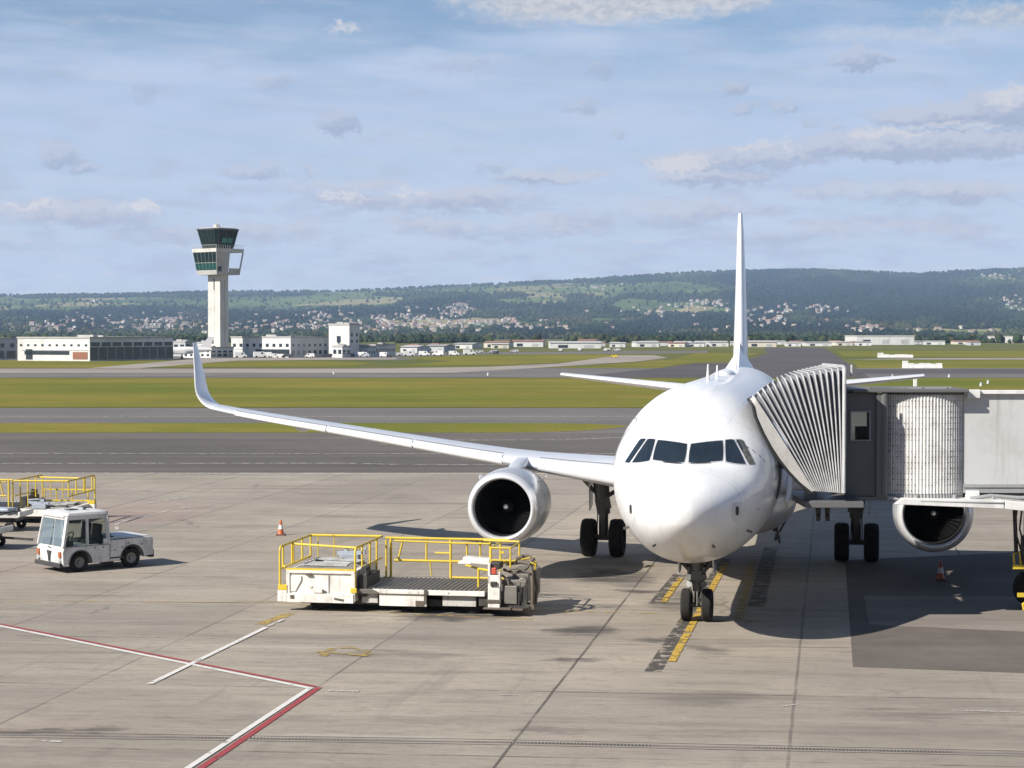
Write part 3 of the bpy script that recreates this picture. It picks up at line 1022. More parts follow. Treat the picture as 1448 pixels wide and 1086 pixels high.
# the rest of the village: far more roofs than one could count
def village_mass():
    mbw, mbr = MB(), MB()
    spots_ = []
    for (cx, cy, sx, sy, n) in CLUST:
        for i in range(int(n * 1.6)):
            spots_.append((cx + rng.gauss(0, .85) * sx, cy + rng.gauss(0, .85) * sy))
    for i in range(60):
        spots_.append((rng.uniform(-300, 1750), 472 - abs(rng.gauss(10, 14))))
    for (X_0, Y_0) in spots_:
        if Y_0 > 471 or any(((X_0 - a) / c_) ** 2 + ((Y_0 - b_) / d_) ** 2 < .8 for (a, b_, c_, d_) in WOODS[:5]):
            continue
        q = slope_point(X_0, Y_0)
        if q is None:
            continue
        z = float(hill_z(np.array(q[0]), np.array(q[1]))) + .3
        s_ = rng.uniform(.55, .95)
        w, d, hh, rh = 9 * s_ * rng.uniform(.8, 1.5), 7 * s_, 4.2 * s_ * rng.uniform(.8, 1.5), 1.9 * s_
        M = Matrix.Translation((q[0], q[1], z)) @ Matrix.Rotation(rng.choice((0, math.pi / 2)) + rng.gauss(.15, .4), 4, 'Z')
        a_ = MB()
        a_.box((0, 0, hh / 2 - 1), (w, d, hh + 2))
        a_.xf(M)
        mbw.add(a_.vs, a_.fs)
        r__ = MB()
        r__.prism([(-d / 2 - .4, hh - .05), (d / 2 + .4, hh - .05), (0, hh + rh)], -w / 2 - .3, w / 2 + .3, 'x')
        r__.xf(M)
        mbr.add(r__.vs, r__.fs)
        HOUSES.append((724 + 2700 * q[0] / q[1], float(hill_e(np.array(q[0] / q[1]), np.array(q[1])))))
    nw = len(mbw.fs)
    mbw.add(mbr.vs, mbr.fs)
    o = mbw.build('village_houses', paint('village_wall', (.50, .45, .38), .8, dirt=.5, scale=.02), fix=False)
    m, g, b = mat_new('village_roofs')
    n = g.noise(g.pos(), .011, 3, .7)
    g.put(b.inputs['Base Color'], g.mix(g.step(n, .35, .65), (.36, .20, .14), (.27, .24, .23)))
    o.data.materials.append(m)
    o.data.polygons.foreach_set('material_index', [0 if i < nw else 1 for i in range(len(o.data.polygons))])
    tag(o, kind='stuff')


village_mass()
N = 90000
aa = np.tan(R(-21) + nrng.random(N) * R(42))
tt = nrng.random(N) ** 0.8
yy = R0 + tt * (R1 - R0 + 60)
e_ = hill_e(aa, np.minimum(yy, R1))
w_ = wood_amount(aa, e_)
keep = w_ + (nrng.random(N) - 0.5) * 0.9 > 0.12
# hedges and single trees in the open land
keep |= nrng.random(N) < 0.045
keep |= (yy > R1 - 60) & (nrng.random(N) < 0.8)
X_ = 724 + 2700 * aa
for (hx, he) in HOUSES:
    keep &= ~((np.abs(X_ - hx) < 3.4) & (e_ > he - 2.6) & (e_ < he + 0.5))
aa, yy, w_ = aa[keep], yy[keep], w_[keep]
xx = aa * yy
zz = hill_z(xx, yy)
sz = (3.0 + nrng.random(len(xx)) ** 2 * 4.4) * (0.55 + 0.45 * (yy - R0) / (R1 - R0))
crowns('hillside_woods', np.stack([xx, yy, zz], -1), sz, FOLI, dark=np.clip((w_ - 0.55) * 1.5, 0, 1))
# belt of trees at the foot of the hills, between and behind the sheds
N = 9000
yb = 1330 + nrng.random(N) * 420
ab = np.tan(R(-21) + nrng.random(N) * R(42))
dens = fbm(ab * 50, yb / 90.0, 5, 4)
kp = (dens > 0.50) & (yb > 1330 + 60 * fbm(ab * 30, yb * 0, 9, 2)) & ((724 + 2700 * ab > 560) | (yb > 1450))
ab, yb = ab[kp], yb[kp]
zb = np.where(yb > 1450, hill_z(ab * yb, yb), -0.05)
crowns('tree_belt', np.stack([ab * yb, yb, zb], -1), 1.5 + nrng.random(len(ab)) ** 2 * 2.2, FOLI)

# ------------------------------------------------------------------ haze
m = bpy.data.materials.new('haze')
m.use_nodes = True
m.node_tree.nodes.clear()
g = G(m.node_tree)
pv = g.node('ShaderNodeVolumePrincipled')
pv.inputs['Color'].default_value = (0.52, 0.71, 1.0, 1)
pv.inputs['Density'].default_value = 7.4e-5
pv.inputs['Anisotropy'].default_value = 0.0
oo = g.node('ShaderNodeOutputMaterial')
g.l.new(pv.outputs[0], oo.inputs['Volume'])
mb = MB()
mb.box((0, 4850, 200 - 1.5), (13000, 10000, 400))
hz = mb.build('haze', m)
tag(hz, kind='stuff')
hz.display_type = 'WIRE'

# ================================================================== THE AIRLINER
def table(tab):
    """smooth (monotone cubic) interpolation of a station table"""
    xs = np.array([t[0] for t in tab], float)
    ys_ = np.array([t[1] for t in tab], float)
    h = np.diff(xs)
    d = np.diff(ys_) / h
    mm = np.zeros(len(xs))
    mm[0], mm[-1] = d[0], d[-1]
    for i in range(1, len(xs) - 1):
        if d[i - 1] * d[i] > 0:
            w1_, w2_ = 2 * h[i] + h[i - 1], h[i] + 2 * h[i - 1]
            mm[i] = (w1_ + w2_) / (w1_ / d[i - 1] + w2_ / d[i])

    def f(x):
        i = int(np.clip(np.searchsorted(xs, x) - 1, 0, len(h) - 1))
        t = (min(max(x, xs[0]), xs[-1]) - xs[i]) / h[i]
        return float((1 + 2 * t) * (1 - t) ** 2 * ys_[i] + t * (1 - t) ** 2 * h[i] * mm[i] + t * t * (3 - 2 * t) * ys_[i + 1] + t * t * (t - 1) * h[i] * mm[i + 1])
    return f


NG = 5.07                                             # nose gear station behind the nose tip
F_W = table([(0, .02), (.04, .22), (.12, .37), (.3, .58), (.6, .83), (1, 1.07), (1.5, 1.30), (2, 1.47), (2.7, 1.66), (3.5, 1.80), (4.5, 1.91), (5.5, 1.96), (6.5, 1.975), (24, 1.975), (27, 1.90), (30, 1.62), (33, 1.14), (36, .56), (37.4, .24)])
F_T = table([(0, 3.04), (.04, 3.22), (.12, 3.34), (.3, 3.47), (.6, 3.61), (1, 3.75), (1.5, 3.87), (1.9, 3.97), (2.3, 4.17), (2.7, 4.39), (3.2, 4.68), (3.8, 4.97), (4.5, 5.24), (5.3, 5.46), (6.2, 5.57), (7.2, 5.60), (28, 5.60), (32, 5.50), (35, 5.30), (37.4, 5.05)])
F_B = table([(0, 3.00), (.04, 2.80), (.12, 2.67), (.3, 2.50), (.6, 2.29), (1, 2.09), (1.5, 1.91), (2, 1.78), (3, 1.61), (4, 1.52), (5, 1.475), (6, 1.46), (24, 1.46), (26, 1.62), (29, 2.36), (32, 3.25), (35, 4.05), (37.4, 4.60)])
F_C = table([(0, 3.02), (1, 3.10), (2, 3.26), (3, 3.40), (4, 3.49), (5, 3.53), (25, 3.53), (29, 4.0), (33, 4.45), (37.4, 4.82)])


def bend(y):
    u = y + NG
    return -0.65 * (max(0.0, u - 16) / 20.0) ** 2


def fsec(u, n=96, grow=0.0):
    w, t, b_, c_ = F_W(u) + grow, F_T(u) + grow, F_B(u) - grow, F_C(u)
    y = u - NG
    out_ = []
    for i in range(n):
        a = 2 * math.pi * i / n
        ca = math.cos(a)
        out_.append((w * math.sin(a) + bend(y), y, c_ + (t - c_) * ca if ca > 0 else c_ + (c_ - b_) * ca))
    return out_


def aircraft_paint():
    m, g, b = mat_new('aircraft_white')
    p = g.obj()
    x, y, z = g.sep(p)
    n1 = g.noise(p, 0.7, 5, 0.6)
    n2 = g.noise(g.scale(p, (6, 1.0, 1.6)), 1.0, 5, 0.65)
    c = g.mix(g.m('MULTIPLY', g.step(n2, 0.46, 0.72), 0.28), (0.80, 0.80, 0.80), (0.56, 0.55, 0.53))
    # grime collects on the belly of the real aircraft
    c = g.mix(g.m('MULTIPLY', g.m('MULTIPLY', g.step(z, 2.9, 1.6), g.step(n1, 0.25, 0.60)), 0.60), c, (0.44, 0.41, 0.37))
    # skin panel joints
    an = g.m('ARCTAN2', x, g.m('SUBTRACT', z, 3.53))
    f1 = g.m('ABSOLUTE', g.m('SUBTRACT', g.m('FRACT', g.m('MULTIPLY', y, 0.42)), 0.5))
    f2 = g.m('ABSOLUTE', g.m('SUBTRACT', g.m('FRACT', g.m('MULTIPLY', an, 2.55)), 0.5))
    ln = g.m('MAXIMUM', g.step(f1, 0.004, 0.0015), g.m('MULTIPLY', g.step(f2, 0.0075, 0.003), g.step(y, -3.2, -3.0)))
    rd = g.m('MULTIPLY', g.step(g.m('ABSOLUTE', g.m('ADD', y, 3.75)), 0.012, 0.006), 1.0)       # radome joint
    ln = g.m('MAXIMUM', ln, rd)
    c = g.mix(g.m('MULTIPLY', ln, 0.42), c, (0.25, 0.25, 0.26))
    g.put(b.inputs['Base Color'], c)
    g.put(b.inputs['Roughness'], g.m('ADD', 0.24, g.m('MULTIPLY', n1, 0.16)))
    b.inputs['Coat Weight'].default_value = 0.35
    b.inputs['Coat Roughness'].default_value = 0.08
    bn = g.node('ShaderNodeBump')
    bn.inputs['Strength'].default_value = 0.12
    bn.inputs['Distance'].default_value = 0.02
    g.put(bn.inputs['Height'], g.m('ADD', g.m('MULTIPLY', ln, -0.3), g.m('MULTIPLY', n1, 0.5)))
    g.l.new(bn.outputs[0], b.inputs['Normal'])
    return m


A_WHITE = aircraft_paint()
A_WING = paint('wing_paint', (0.56, 0.58, 0.615), 0.32, dirt=.12, scale=.8, coat=.3)
A_SLAT = paint('bare_leading_edge', (0.78, 0.78, 0.79), 0.28, metal=.2, dirt=.04, scale=.8)
A_COWL = paint('engine_cowl_paint', (0.40, 0.41, 0.43), 0.3, dirt=.2, scale=1.4, coat=.3)
A_METAL = paint('polished_metal', (0.80, 0.80, 0.81), 0.30, metal=.45, dirt=.06, scale=1.5)
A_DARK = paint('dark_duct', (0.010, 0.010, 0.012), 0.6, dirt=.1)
A_BLADE = paint('fan_titanium', (0.010, 0.010, 0.011), 0.6, dirt=.05, spec=.12)
A_HOT = paint('exhaust_metal', (0.30, 0.26, 0.22), 0.4, metal=.9, dirt=.4)
A_GEAR = paint('gear_steel', (0.13, 0.13, 0.125), 0.5, metal=.3, dirt=.5, scale=5)
A_CHROME = paint('oleo_chrome', (0.75, 0.75, 0.76), 0.16, metal=1.0, dirt=.05)
TYRE = paint('tyre_rubber', (0.022, 0.021, 0.021), 0.85, dirt=.35, dirt_col=(0.07, 0.06, 0.05), scale=4, spec=.2)
RIM = paint('wheel_rim', (0.20, 0.20, 0.20), 0.45, metal=.5, dirt=.5, scale=6)
COCKPIT = glass_dark('cockpit_glass', (0.007, 0.010, 0.011), 0.05, 1.2, 0.5, 2.3)
CABINW = glass_dark('cabin_window_glass', (0.03, 0.035, 0.04), 0.1)
SEAL = paint('black_seal', (0.02, 0.02, 0.021), 0.6, dirt=.1)
LAMP = paint('lamp_glass', (0.75, 0.77, 0.78), 0.1, metal=.6, dirt=.05)

PLANE_AT = gp(985.5, 878)
PLANE_YAW = R(9.8)
plane = thing('passenger_aircraft', 'white twin-engine airliner parked nose-on at the gate with upturned wingtip and tall fin', 'airplane', PLANE_AT, -PLANE_YAW)
PM = Matrix.Translation(PLANE_AT) @ Matrix.Rotation(-PLANE_YAW, 4, 'Z')

us = [0, .02, .05, .09, .14, .2, .28, .38, .5, .65, .8, 1.0, 1.2, 1.4, 1.6, 1.8, 2.0, 2.2, 2.4, 2.6, 2.8, 3.0, 3.3, 3.6, 3.9, 4.2, 4.6, 5.0, 5.5, 6.0, 6.6, 7.4, 9, 11, 13, 16, 18, 20, 22, 24, 25, 26, 27, 28, 29, 30, 31, 32, 33, 34, 35, 36, 36.8, 37.4]
mb = MB()
mb.loft([fsec(u) for u in us])
fus = mb.build('fuselage', A_WHITE, plane, smooth=180)
_bm = bmesh.new()
_bm.from_mesh(fus.data)
FUS_BVH = BVHTree.FromBMesh(_bm)
_bm.free()


def conform(corners, off, n=8, axis='front', rnd=0.12):
    """patch that lies on the fuselage skin; corners in plane-local (x,z) seen from the front, or (y,z) seen from a side"""
    (a, b_, c_, d_) = [Vector(q) for q in corners]
    pts = []
    for j in range(n + 1):
        for i in range(n + 1):
            s, t = i / n, j / n
            # round the corners of the parameter square a little
            ss, tt_ = s * 2 - 1, t * 2 - 1
            k = 1 - rnd * (ss * ss) * (tt_ * tt_)
            s, t = (ss * k + 1) / 2, (tt_ * k + 1) / 2
            q = a.lerp(b_, s).lerp(d_.lerp(c_, s), t)
            if axis == 'front':
                hit = FUS_BVH.ray_cast(Vector((q.x, -9, q.y)), Vector((0, 1, 0)))
            else:
                sg = 1 if axis == 'right' else -1
                hit = FUS_BVH.ray_cast(Vector((sg * 9, q.x, q.y)), Vector((-sg, 0, 0)))
            if hit[0] is None:
                pts.append(Vector((q.x, 0, q.y)))
            else:
                nn_ = hit[1] if hit[1].dot(Vector((hit[0].x, hit[0].y if hit[0].y < -3 else 0, hit[0].z - 3.5))) > 0 else -hit[1]
                pts.append(hit[0] + nn_ * off)
    fs_ = [(j * (n + 1) + i, j * (n + 1) + i + 1, (j + 1) * (n + 1) + i + 1, (j + 1) * (n + 1) + i) for j in range(n) for i in range(n)]
    return pts, fs_


def patch(name, corners, mat, off=0.006, thick=0.02, axis='front', rnd=0.1, parent=None, n=8):
    p_, f_ = conform(corners, off, n, axis, rnd)
    mb = MB()
    mb.add(p_, f_)
    o = mb.build(name, mat, parent or plane, smooth=180, fix=False)
    return o


FRAME = paint('window_frame', (.46, .46, .47), .4, dirt=.2)
for s in (-1, 1):
    for cs in ([(.028, 4.325), (.735, 4.395), (.785, 3.975), (.034, 3.945)],
               [(.775, 4.40), (.965, 4.40), (1.275, 3.885), (.835, 3.955)],
               [(1.00, 4.40), (1.16, 4.385), (1.455, 3.885), (1.320, 3.88)]):
        cx = sum(q[0] for q in cs) / 4
        cz = sum(q[1] for q in cs) / 4
        big = [(cx + (x - cx) + math.copysign(.018, x - cx), cz + (z - cz) + math.copysign(.018, z - cz)) for x, z in cs]
        fr = patch('window_frame', [(s * x, z) for x, z in big], FRAME, .004, rnd=.04)
        patch('cockpit_window', [(s * x, z) for x, z in cs], COCKPIT, .009, rnd=.05, parent=fr)
    # wiper lying along the lower edge of the windscreen
    pts = []
    for k in range(7):
        x = s * (.10 + .42 * k / 6)
        z = 3.93 + .015 * k / 6
        h_ = FUS_BVH.ray_cast(Vector((x, -9, z)), Vector((0, 1, 0)))[0]
        pts.append(h_ + Vector((0, -.03, .02)))
    MB().tube(pts, .012, 6).build('wiper', SEAL, plane)


# --- wings
def airfoil(n=20, t=0.12):
    """closed section, chord 0..1, starts at the trailing edge, runs over the top"""
    pts = []
    for i in range(n + 1):
        x = 0.5 * (1 + math.cos(math.pi * i / n))
        y = 5 * t * (.2969 * math.sqrt(x) - .126 * x - .3516 * x * x + .2843 * x ** 3 - .1036 * x ** 4)
        pts.append((x, y * 1.05 + 0.02 * (1 - (2 * x - 1) ** 2)))
    for i in range(1, n):
        x = 0.5 * (1 - math.cos(math.pi * i / n))
        y = 5 * t * (.2969 * math.sqrt(x) - .126 * x - .3516 * x * x + .2843 * x ** 3 - .1036 * x ** 4)
        pts.append((x, -y * 0.85 + 0.02 * (1 - (2 * x - 1) ** 2)))
    return pts


W_LE = table([(0, 11.15), (1.9, 12.15), (16.3, 19.55), (17.0, 19.95)])
W_CH = table([(0, 7.4), (1.9, 6.7), (6.4, 3.95), (16.3, 1.75), (17.0, 1.60)])
W_Z = table([(0, 2.52), (1.9, 2.66), (6.4, 3.10), (11, 3.62), (16.3, 4.22), (17.0, 4.32)])
W_T = table([(0, .155), (1.9, .152), (6.4, .118), (16.3, .105), (17, .10)])
W_TW = table([(0, 3.2), (6.4, 1.6), (17, -0.6)])


def wsec(s, xl, x0=0.0, x1=1.0, grow=1.0, cut=None):
    c_, t, tw = W_CH(xl), W_T(xl), R(W_TW(xl))
    pr = airfoil(20, t)
    o_ = []
    for (x, z) in pr:
        if cut is not None:
            x = min(x, cut)
        X, Z = x * c_, z * c_ * grow
        Y = X * math.cos(tw) + Z * math.sin(tw)
        Zr = Z * math.cos(tw) - X * math.sin(tw)
        o_.append((s * xl, W_LE(xl) + Y - NG - (grow - 1) * .3, W_Z(xl) + Zr))
    return o_


XS = [0.0, 1.0, 1.9, 3, 4.2, 5.3, 6.4, 8, 10, 12, 14, 15.4, 16.3, 16.9]
for s in (-1, 1):
    mb = MB()
    mb.loft([wsec(s, x) for x in XS])
    wing = mb.build('wing', A_WING, plane, smooth=40)
    # slats: bare metal leading edge in segments
    for (x0, x1) in ((2.35, 5.2), (6.35, 9.3), (9.36, 12.4), (12.46, 16.0)):
        mb = MB()
        secs = []
        for k in range(5):
            x = x0 + (x1 - x0) * k / 4
            c_, t, tw = W_CH(x), W_T(x), R(W_TW(x))
            pr = [q for q in airfoil(20, t) if q[0] < 0.085]
            outer = [(x_ * c_ - .02, z_ * c_ + (.022 if i < len(pr) / 2 else -.022)) for i, (x_, z_) in enumerate(pr)]
            sec = [(s * x, W_LE(x) + X * math.cos(tw) + Z * math.sin(tw) - NG, W_Z(x) + Z * math.cos(tw) - X * math.sin(tw)) for X, Z in outer]
            secs.append(sec)
        mb.loft(secs)
        mb.build('slat', A_SLAT, wing, smooth=50)
        # dark gap behind the slat
        mb = MB()
        vs = []
        for k in range(9):
            x = x0 + (x1 - x0) * k / 8
            c_, t, tw = W_CH(x), W_T(x), R(W_TW(x))
            for xc in (.083, .083 + .05 / c_):
                q_ = [p_ for p_ in airfoil(20, t)[:21]]
                zq = float(np.interp(xc, [p_[0] for p_ in q_[::-1]], [p_[1] for p_ in q_[::-1]]))
                Xq, Zq = xc * c_, zq * c_ + .010
                vs.append((s * x, W_LE(x) + Xq * math.cos(tw) + Zq * math.sin(tw) - NG, W_Z(x) + Zq * math.cos(tw) - Xq * math.sin(tw)))
        mb.add(vs, [(2 * k, 2 * k + 1, 2 * k + 3, 2 * k + 2) for k in range(8)])
        mb.build('slat_gap', paint('slat_gap_grey', (.20, .20, .21), .6), wing, fix=False)
    # flap track fairings
    for x in (3.6, 8.1, 11.0, 14.0):
        c_ = W_CH(x)
        L_ = 2.6 if x < 12 else 1.9
        z0 = W_Z(x) - c_ * W_T(x) * 0.28 - .05 * (x < 5)
        y0 = W_LE(x) + c_ * 0.52 - NG
        secs = []
        for k in range(11):
            q = k / 10
            r_ = 0.15 * math.sin(math.pi * (0.04 + 0.92 * q)) ** 0.7
            yy_ = y0 + q * L_
            secs.append([(s * x + r_ * .75 * math.cos(a), yy_, z0 - .10 - .07 * q + r_ * 1.2 * math.sin(a)) for a in [2 * math.pi * i / 14 for i in range(14)]])
        MB().loft(secs).build('flap_track_fairing', A_WING, wing, smooth=180)
    # upturned wingtip
    secs = []
    for k in range(15):
        q = k / 14
        if q < 0.5:
            a = R(8 + (82 - 8) * (q / 0.5))
            rr = 0.90
            X = 16.9 + rr * (math.sin(a) - math.sin(R(8)))
            Z = 4.305 + rr * (math.cos(R(8)) - math.cos(a))
            aft = 0.42 * q * 2
        else:
            t = (q - .5) / .5
            a = R(82)
            X = 16.9 + .90 * (math.sin(a) - math.sin(R(8))) + t * 0.50
            Z = 4.305 + .90 * (math.cos(R(8)) - math.cos(a)) + t * 1.40
            aft = .42 + t * 1.25
        ch = 1.56 - 0.36 * min(1, q * 2) - 0.78 * max(0, (q - .5) / .5) - (0.1 if q > .99 else 0)
        nrm = Vector((-math.sin(a), math.cos(a)))
        sec = []
        for (x, z) in airfoil(16, 0.085):
            sec.append((s * (X + nrm.x * z * ch), W_LE(16.9) + aft + x * ch - NG, Z + nrm.y * z * ch))
        secs.append(sec)
    MB().loft(secs).build('winglet', A_WHITE, wing, smooth=60)

# belly fairing between the wings
secs = []
for u in np.linspace(10.4, 20.6, 22):
    q = (u - 10.4) / 10.2
    k = max(0.0, math.sin(math.pi * q)) ** 0.45
    sec = []
    for i in range(40):
        a = 2 * math.pi * i / 40
        w = 0.3 + 1.78 * k
        hgt = 0.25 + 0.80 * k
        ca, sa = math.cos(a), math.sin(a)
        sec.append((w * math.copysign(abs(sa) ** .8, sa), u - NG, 2.10 + hgt * math.copysign(abs(ca) ** .8, ca) - .02 * k))
    secs.append(sec)
MB().loft(secs).build('belly_fairing', A_WHITE, plane, smooth=180)

# --- engines
for s in (-1, 1):
    ex, ey, ez = s * 5.75, 11.05 - NG, 2.03
    org = (ex, ey, ez)
    ax_ = (0, 1, -0.02)
    mb = MB()
    prof = [(.18, 0.9668), (.35, 1.0005), (.7, 1.0341), (1.2, 1.0486), (1.8, 1.0390), (2.4, 0.9909), (3.0, 0.9139), (3.55, 0.8081), (3.56, 0.7696), (3.0, 0.7696), (2.2, 0.7696)]
    mb.lathe(prof, org, ax_, 64)
    eng = mb.build('engine', A_COWL, plane, smooth=40)
    lip = [(.18, 0.9678), (.10, 0.9379), (.045, 0.9091), (.01, 0.8706), (0, 0.8417), (.012, 0.8158), (.05, 0.7965), (.12, 0.7850), (.2, 0.7792)]
    MB().lathe(lip, org, ax_, 64).build('inlet_lip', A_METAL, eng, smooth=180)
    MB().lathe([(.2, 0.7754), (.5, 0.7696), (.92, 0.7792), (1.25, 0.7888), (2.2, 0.7696)], org, ax_, 64).build('inlet_duct', A_DARK, eng, smooth=180)
    mb = MB()
    nb = 36
    for i in range(nb):
        a = 2 * math.pi * i / nb
        strip = []
        for k in range(5):
            r_ = .20 + .575 * k / 4
            tw = R(28 + 34 * k / 4)
            ch = .30
            for e_ in (-.5, .5):
                da = e_ * ch * math.sin(tw) / r_
                dy_ = e_ * ch * math.cos(tw)
                strip.append((ex + r_ * math.cos(a + da), ey + 1.0 + dy_, ez + r_ * math.sin(a + da)))
        mb.add(strip, [(2 * k, 2 * k + 1, 2 * k + 3, 2 * k + 2) for k in range(4)])
    mb.build('fan', A_BLADE, eng, smooth=60, fix=False)
    MB().lathe([(1.25, .80), (1.26, .0)], org, ax_, 32).build('fan_backing', A_DARK, eng)
    MB().lathe([(.62, .0), (.63, .03), (.72, .10), (.85, .165), (1.0, .21), (1.2, .22)], org, ax_, 32).build('spinner', A_DARK, eng, smooth=180)
    mb = MB()
    mb.lathe([(.605, 0), (.61, .035), (.635, .055), (.66, .07)], org, ax_, 16)
    mb.build('spinner_tip', paint('spinner_mark', (.62, .62, .62), .4), eng, smooth=180)
    MB().lathe([(3.0, .62), (3.6, .58), (4.3, .44), (4.31, .40), (3.7, .42)], org, ax_, 40).build('core_nozzle', A_HOT, eng, smooth=40)
    MB().lathe([(3.9, .34), (4.3, .30), (4.9, .08), (4.95, 0)], org, ax_, 32).build('exhaust_plug', A_HOT, eng, smooth=180)
    # strakes on the cowl and small ports
    for sd in (-1, 1):
        a = R(38)
        cxs = ex + sd * 1.07 * math.cos(a)
        czs = ez + 1.07 * math.sin(a)
        mb = MB()
        mb.prism([(1.25 + ey, 0), (2.0 + ey, 0), (1.95 + ey, .17), (1.65 + ey, .15)], -.012, .012, 'x')
        mb.xf(Matrix.Translation((cxs - sd * .02, 0, czs)) @ Matrix.Rotation(sd * (math.pi / 2 - a), 4, 'Y'))
        mb.build('strake', A_COWL, eng)
    # pylon
    secs = []
    for (y0, y1, z, w) in ((ey + 1.35, ey + 4.4, ez + .98, .24), (ey + 2.0, ey + 4.7, ez + 1.10, .24), (ey + 2.95, ey + 5.2, ez + 1.18, .20)):
        sec = []
        for (x, zz_) in airfoil(10, .16):
            sec.append((ex + zz_ / .16 * w * 1.7, y0 + x * (y1 - y0), z))
        secs.append(sec)
    MB().loft(secs).build('pylon', A_WING, eng, smooth=50)

# --- fin
def fsec_v(z, le, ch, t):
    return [(zz_ * ch + bend((le + ch * .5) - NG), le + x * ch - NG, z) for x, zz_ in airfoil(16, t)]


def fin_x(z, y):
    return bend(y)


FLE = lambda z: 29.2 + (z - 5.45) / (11.44 - 5.45) * 5.0
FCH = lambda z: 5.9 + (z - 5.45) / (11.44 - 5.45) * (2.15 - 5.9)


def fin_sections(z0, z1, k0, k1, nz=9, cap=False):
    out_ = []
    for k in range(nz):
        z = z0 + (z1 - z0) * k / (nz - 1)
        le, ch = FLE(z), FCH(z)
        if cap and k == nz - 1:
            le, ch = le + .35, ch - .5
        o_ = []
        for x, zz_ in airfoil(18, .105):
            sg = zz_ - 0.02 * (1 - (2 * x - 1) ** 2)
            x2 = min(max(x, k0), k1)
            yy_ = le + x2 * ch - NG
            o_.append((sg * ch + bend(yy_), yy_, z))
        out_.append(o_)
    return out_


fin = MB().loft(fin_sections(5.2, 11.44, 0, .72, cap=True)).build('fin', A_WHITE, plane, smooth=40)
mb = MB()
secs = []
for k in range(8):
    z = 5.62 + (11.25 - 5.62) * k / 7
    le, ch = FLE(z), FCH(z)
    y0, y1 = le + .725 * ch - NG, le + ch - NG
    secs.append([(bend(y0) - .034 * ch, y0, z), (bend(y0) + .034 * ch, y0, z), (bend(y1) + .006, y1, z), (bend(y1) - .006, y1, z)])
MB().loft(secs).build('rudder', A_WHITE, fin, smooth=30)
# dorsal fillet ahead of the fin
secs = []
for k in range(10):
    q = k / 9
    u = 25.6 + q * 4.6
    z = 5.55 + 0.95 * q ** 1.8
    w = .10 + .14 * q
    yb_ = u - NG
    secs.append([(bend(yb_) - w * 2.4, yb_, 5.42), (bend(yb_) - w * .8, yb_, 5.42 + (z - 5.42) * .55), (bend(yb_), yb_ - .02, z), (bend(yb_) + w * .8, yb_, 5.42 + (z - 5.42) * .55), (bend(yb_) + w * 2.4, yb_, 5.42)])
MB().loft(secs).build('dorsal_fillet', A_WHITE, fin, smooth=60)

# --- tailplane
for s in (-1, 1):
    secs = []
    for k in range(9):
        q = k / 8
        xl = 0.3 + q * 6.75
        le = 31.2 + q * 3.7
        ch = 4.1 + q * (1.45 - 4.1)
        z = 4.52 + q * .62
        yb_ = le - NG
        secs.append([(s * xl + bend(30.0), yb_ + x * ch, z + (zz_ - .02 * (1 - (2 * x - 1) ** 2)) * ch) for x, zz_ in airfoil(14, .10)])
    tp = MB().loft(secs).build('tailplane', A_WING, plane, smooth=50)
    secs2 = []
    for sec in (secs[1], secs[-1]):
        front = [(x - 0, y - .012, z + (.012 if i < 7 else -.012)) for i, (x, y, z) in enumerate(sec[9:20])]
        secs2.append(front)
    MB().loft(secs2).build('leading_edge', A_SLAT, tp, smooth=60)


# --- landing gear
def wheel(parent, c, r, w, axis=(1, 0, 0)):
    k = w / 2
    prof = [(-k * .55, r * .56), (-k * .9, r * .66), (-k, r * .80), (-k * .92, r * .92), (-k * .62, r * .985), (-k * .58, r * .972), (-k * .50, r * .972), (-k * .46, r * .995), (-k * .12, r), (-k * .09, r * .985), (k * .09, r * .985), (k * .12, r),
            (k * .46, r * .995), (k * .50, r * .972), (k * .58, r * .972), (k * .62, r * .985), (k * .92, r * .92), (k, r * .80), (k * .9, r * .66), (k * .55, r * .56)]
    MB().lathe(prof, c, axis, 40, close_ring=True).build('tyre', TYRE, parent, smooth=45)
    MB().lathe([(-k * .6, 0), (-k * .62, r * .16), (-k * .3, r * .22), (-k * .35, r * .46), (-k * .62, r * .57), (k * .62, r * .57), (k * .35, r * .46), (k * .3, r * .22), (k * .62, r * .16), (k * .6, 0)], c, axis, 24).build('rim', RIM, parent, smooth=30)


mb = MB()
mb.cyl((0, .02, .72), (0, -.12, 1.75), .105, .13, 16)
mb.cyl((0, -.13, 1.60), (0, -.05, 1.08), .15, .14, 16)
mb.cyl((-.30, 0, .385), (.30, 0, .385), .06, .06, 12)
mb.box((0, -.04, .98), (.34, .16, .12))
for sx in (-1, 1):
    mb.cyl((sx * .05, -.06, 1.10), (sx * .50, .02, 1.56), .07, .06, 10)
    mb.cyl((sx * .10, -.02, 1.0), (sx * .14, .9, 1.62), .05, .05, 8)
    mb.cyl((sx * .17, -.10, .98), (sx * .17, -.14, 1.30), .05, .05, 10)
    mb.tube([(sx * .08, -.12, .55), (sx * .15, -.14, .8), (sx * .12, -.16, 1.2), (sx * .2, -.1, 1.5)], .014, 6)
mb.box((0, .18, .82), (.14, .18, .06), rx=.7)
mb.box((0, .22, .60), (.14, .06, .38), rx=.5)
mb.box((0, -.15, 1.10), (.26, .14, .22))
mb.cyl((.12, -.10, .7), (.12, -.10, 1.4), .018, .018, 6)
ng = mb.build('nose_gear', A_GEAR, plane, smooth=40)
MB().cyl((0, 0, .36), (0, .02, .80), .062, .062, 16).build('oleo_piston', A_CHROME, ng, smooth=40)
for sx in (-1, 1):
    wheel(ng, (sx * .245, 0, .385), .385, .25)
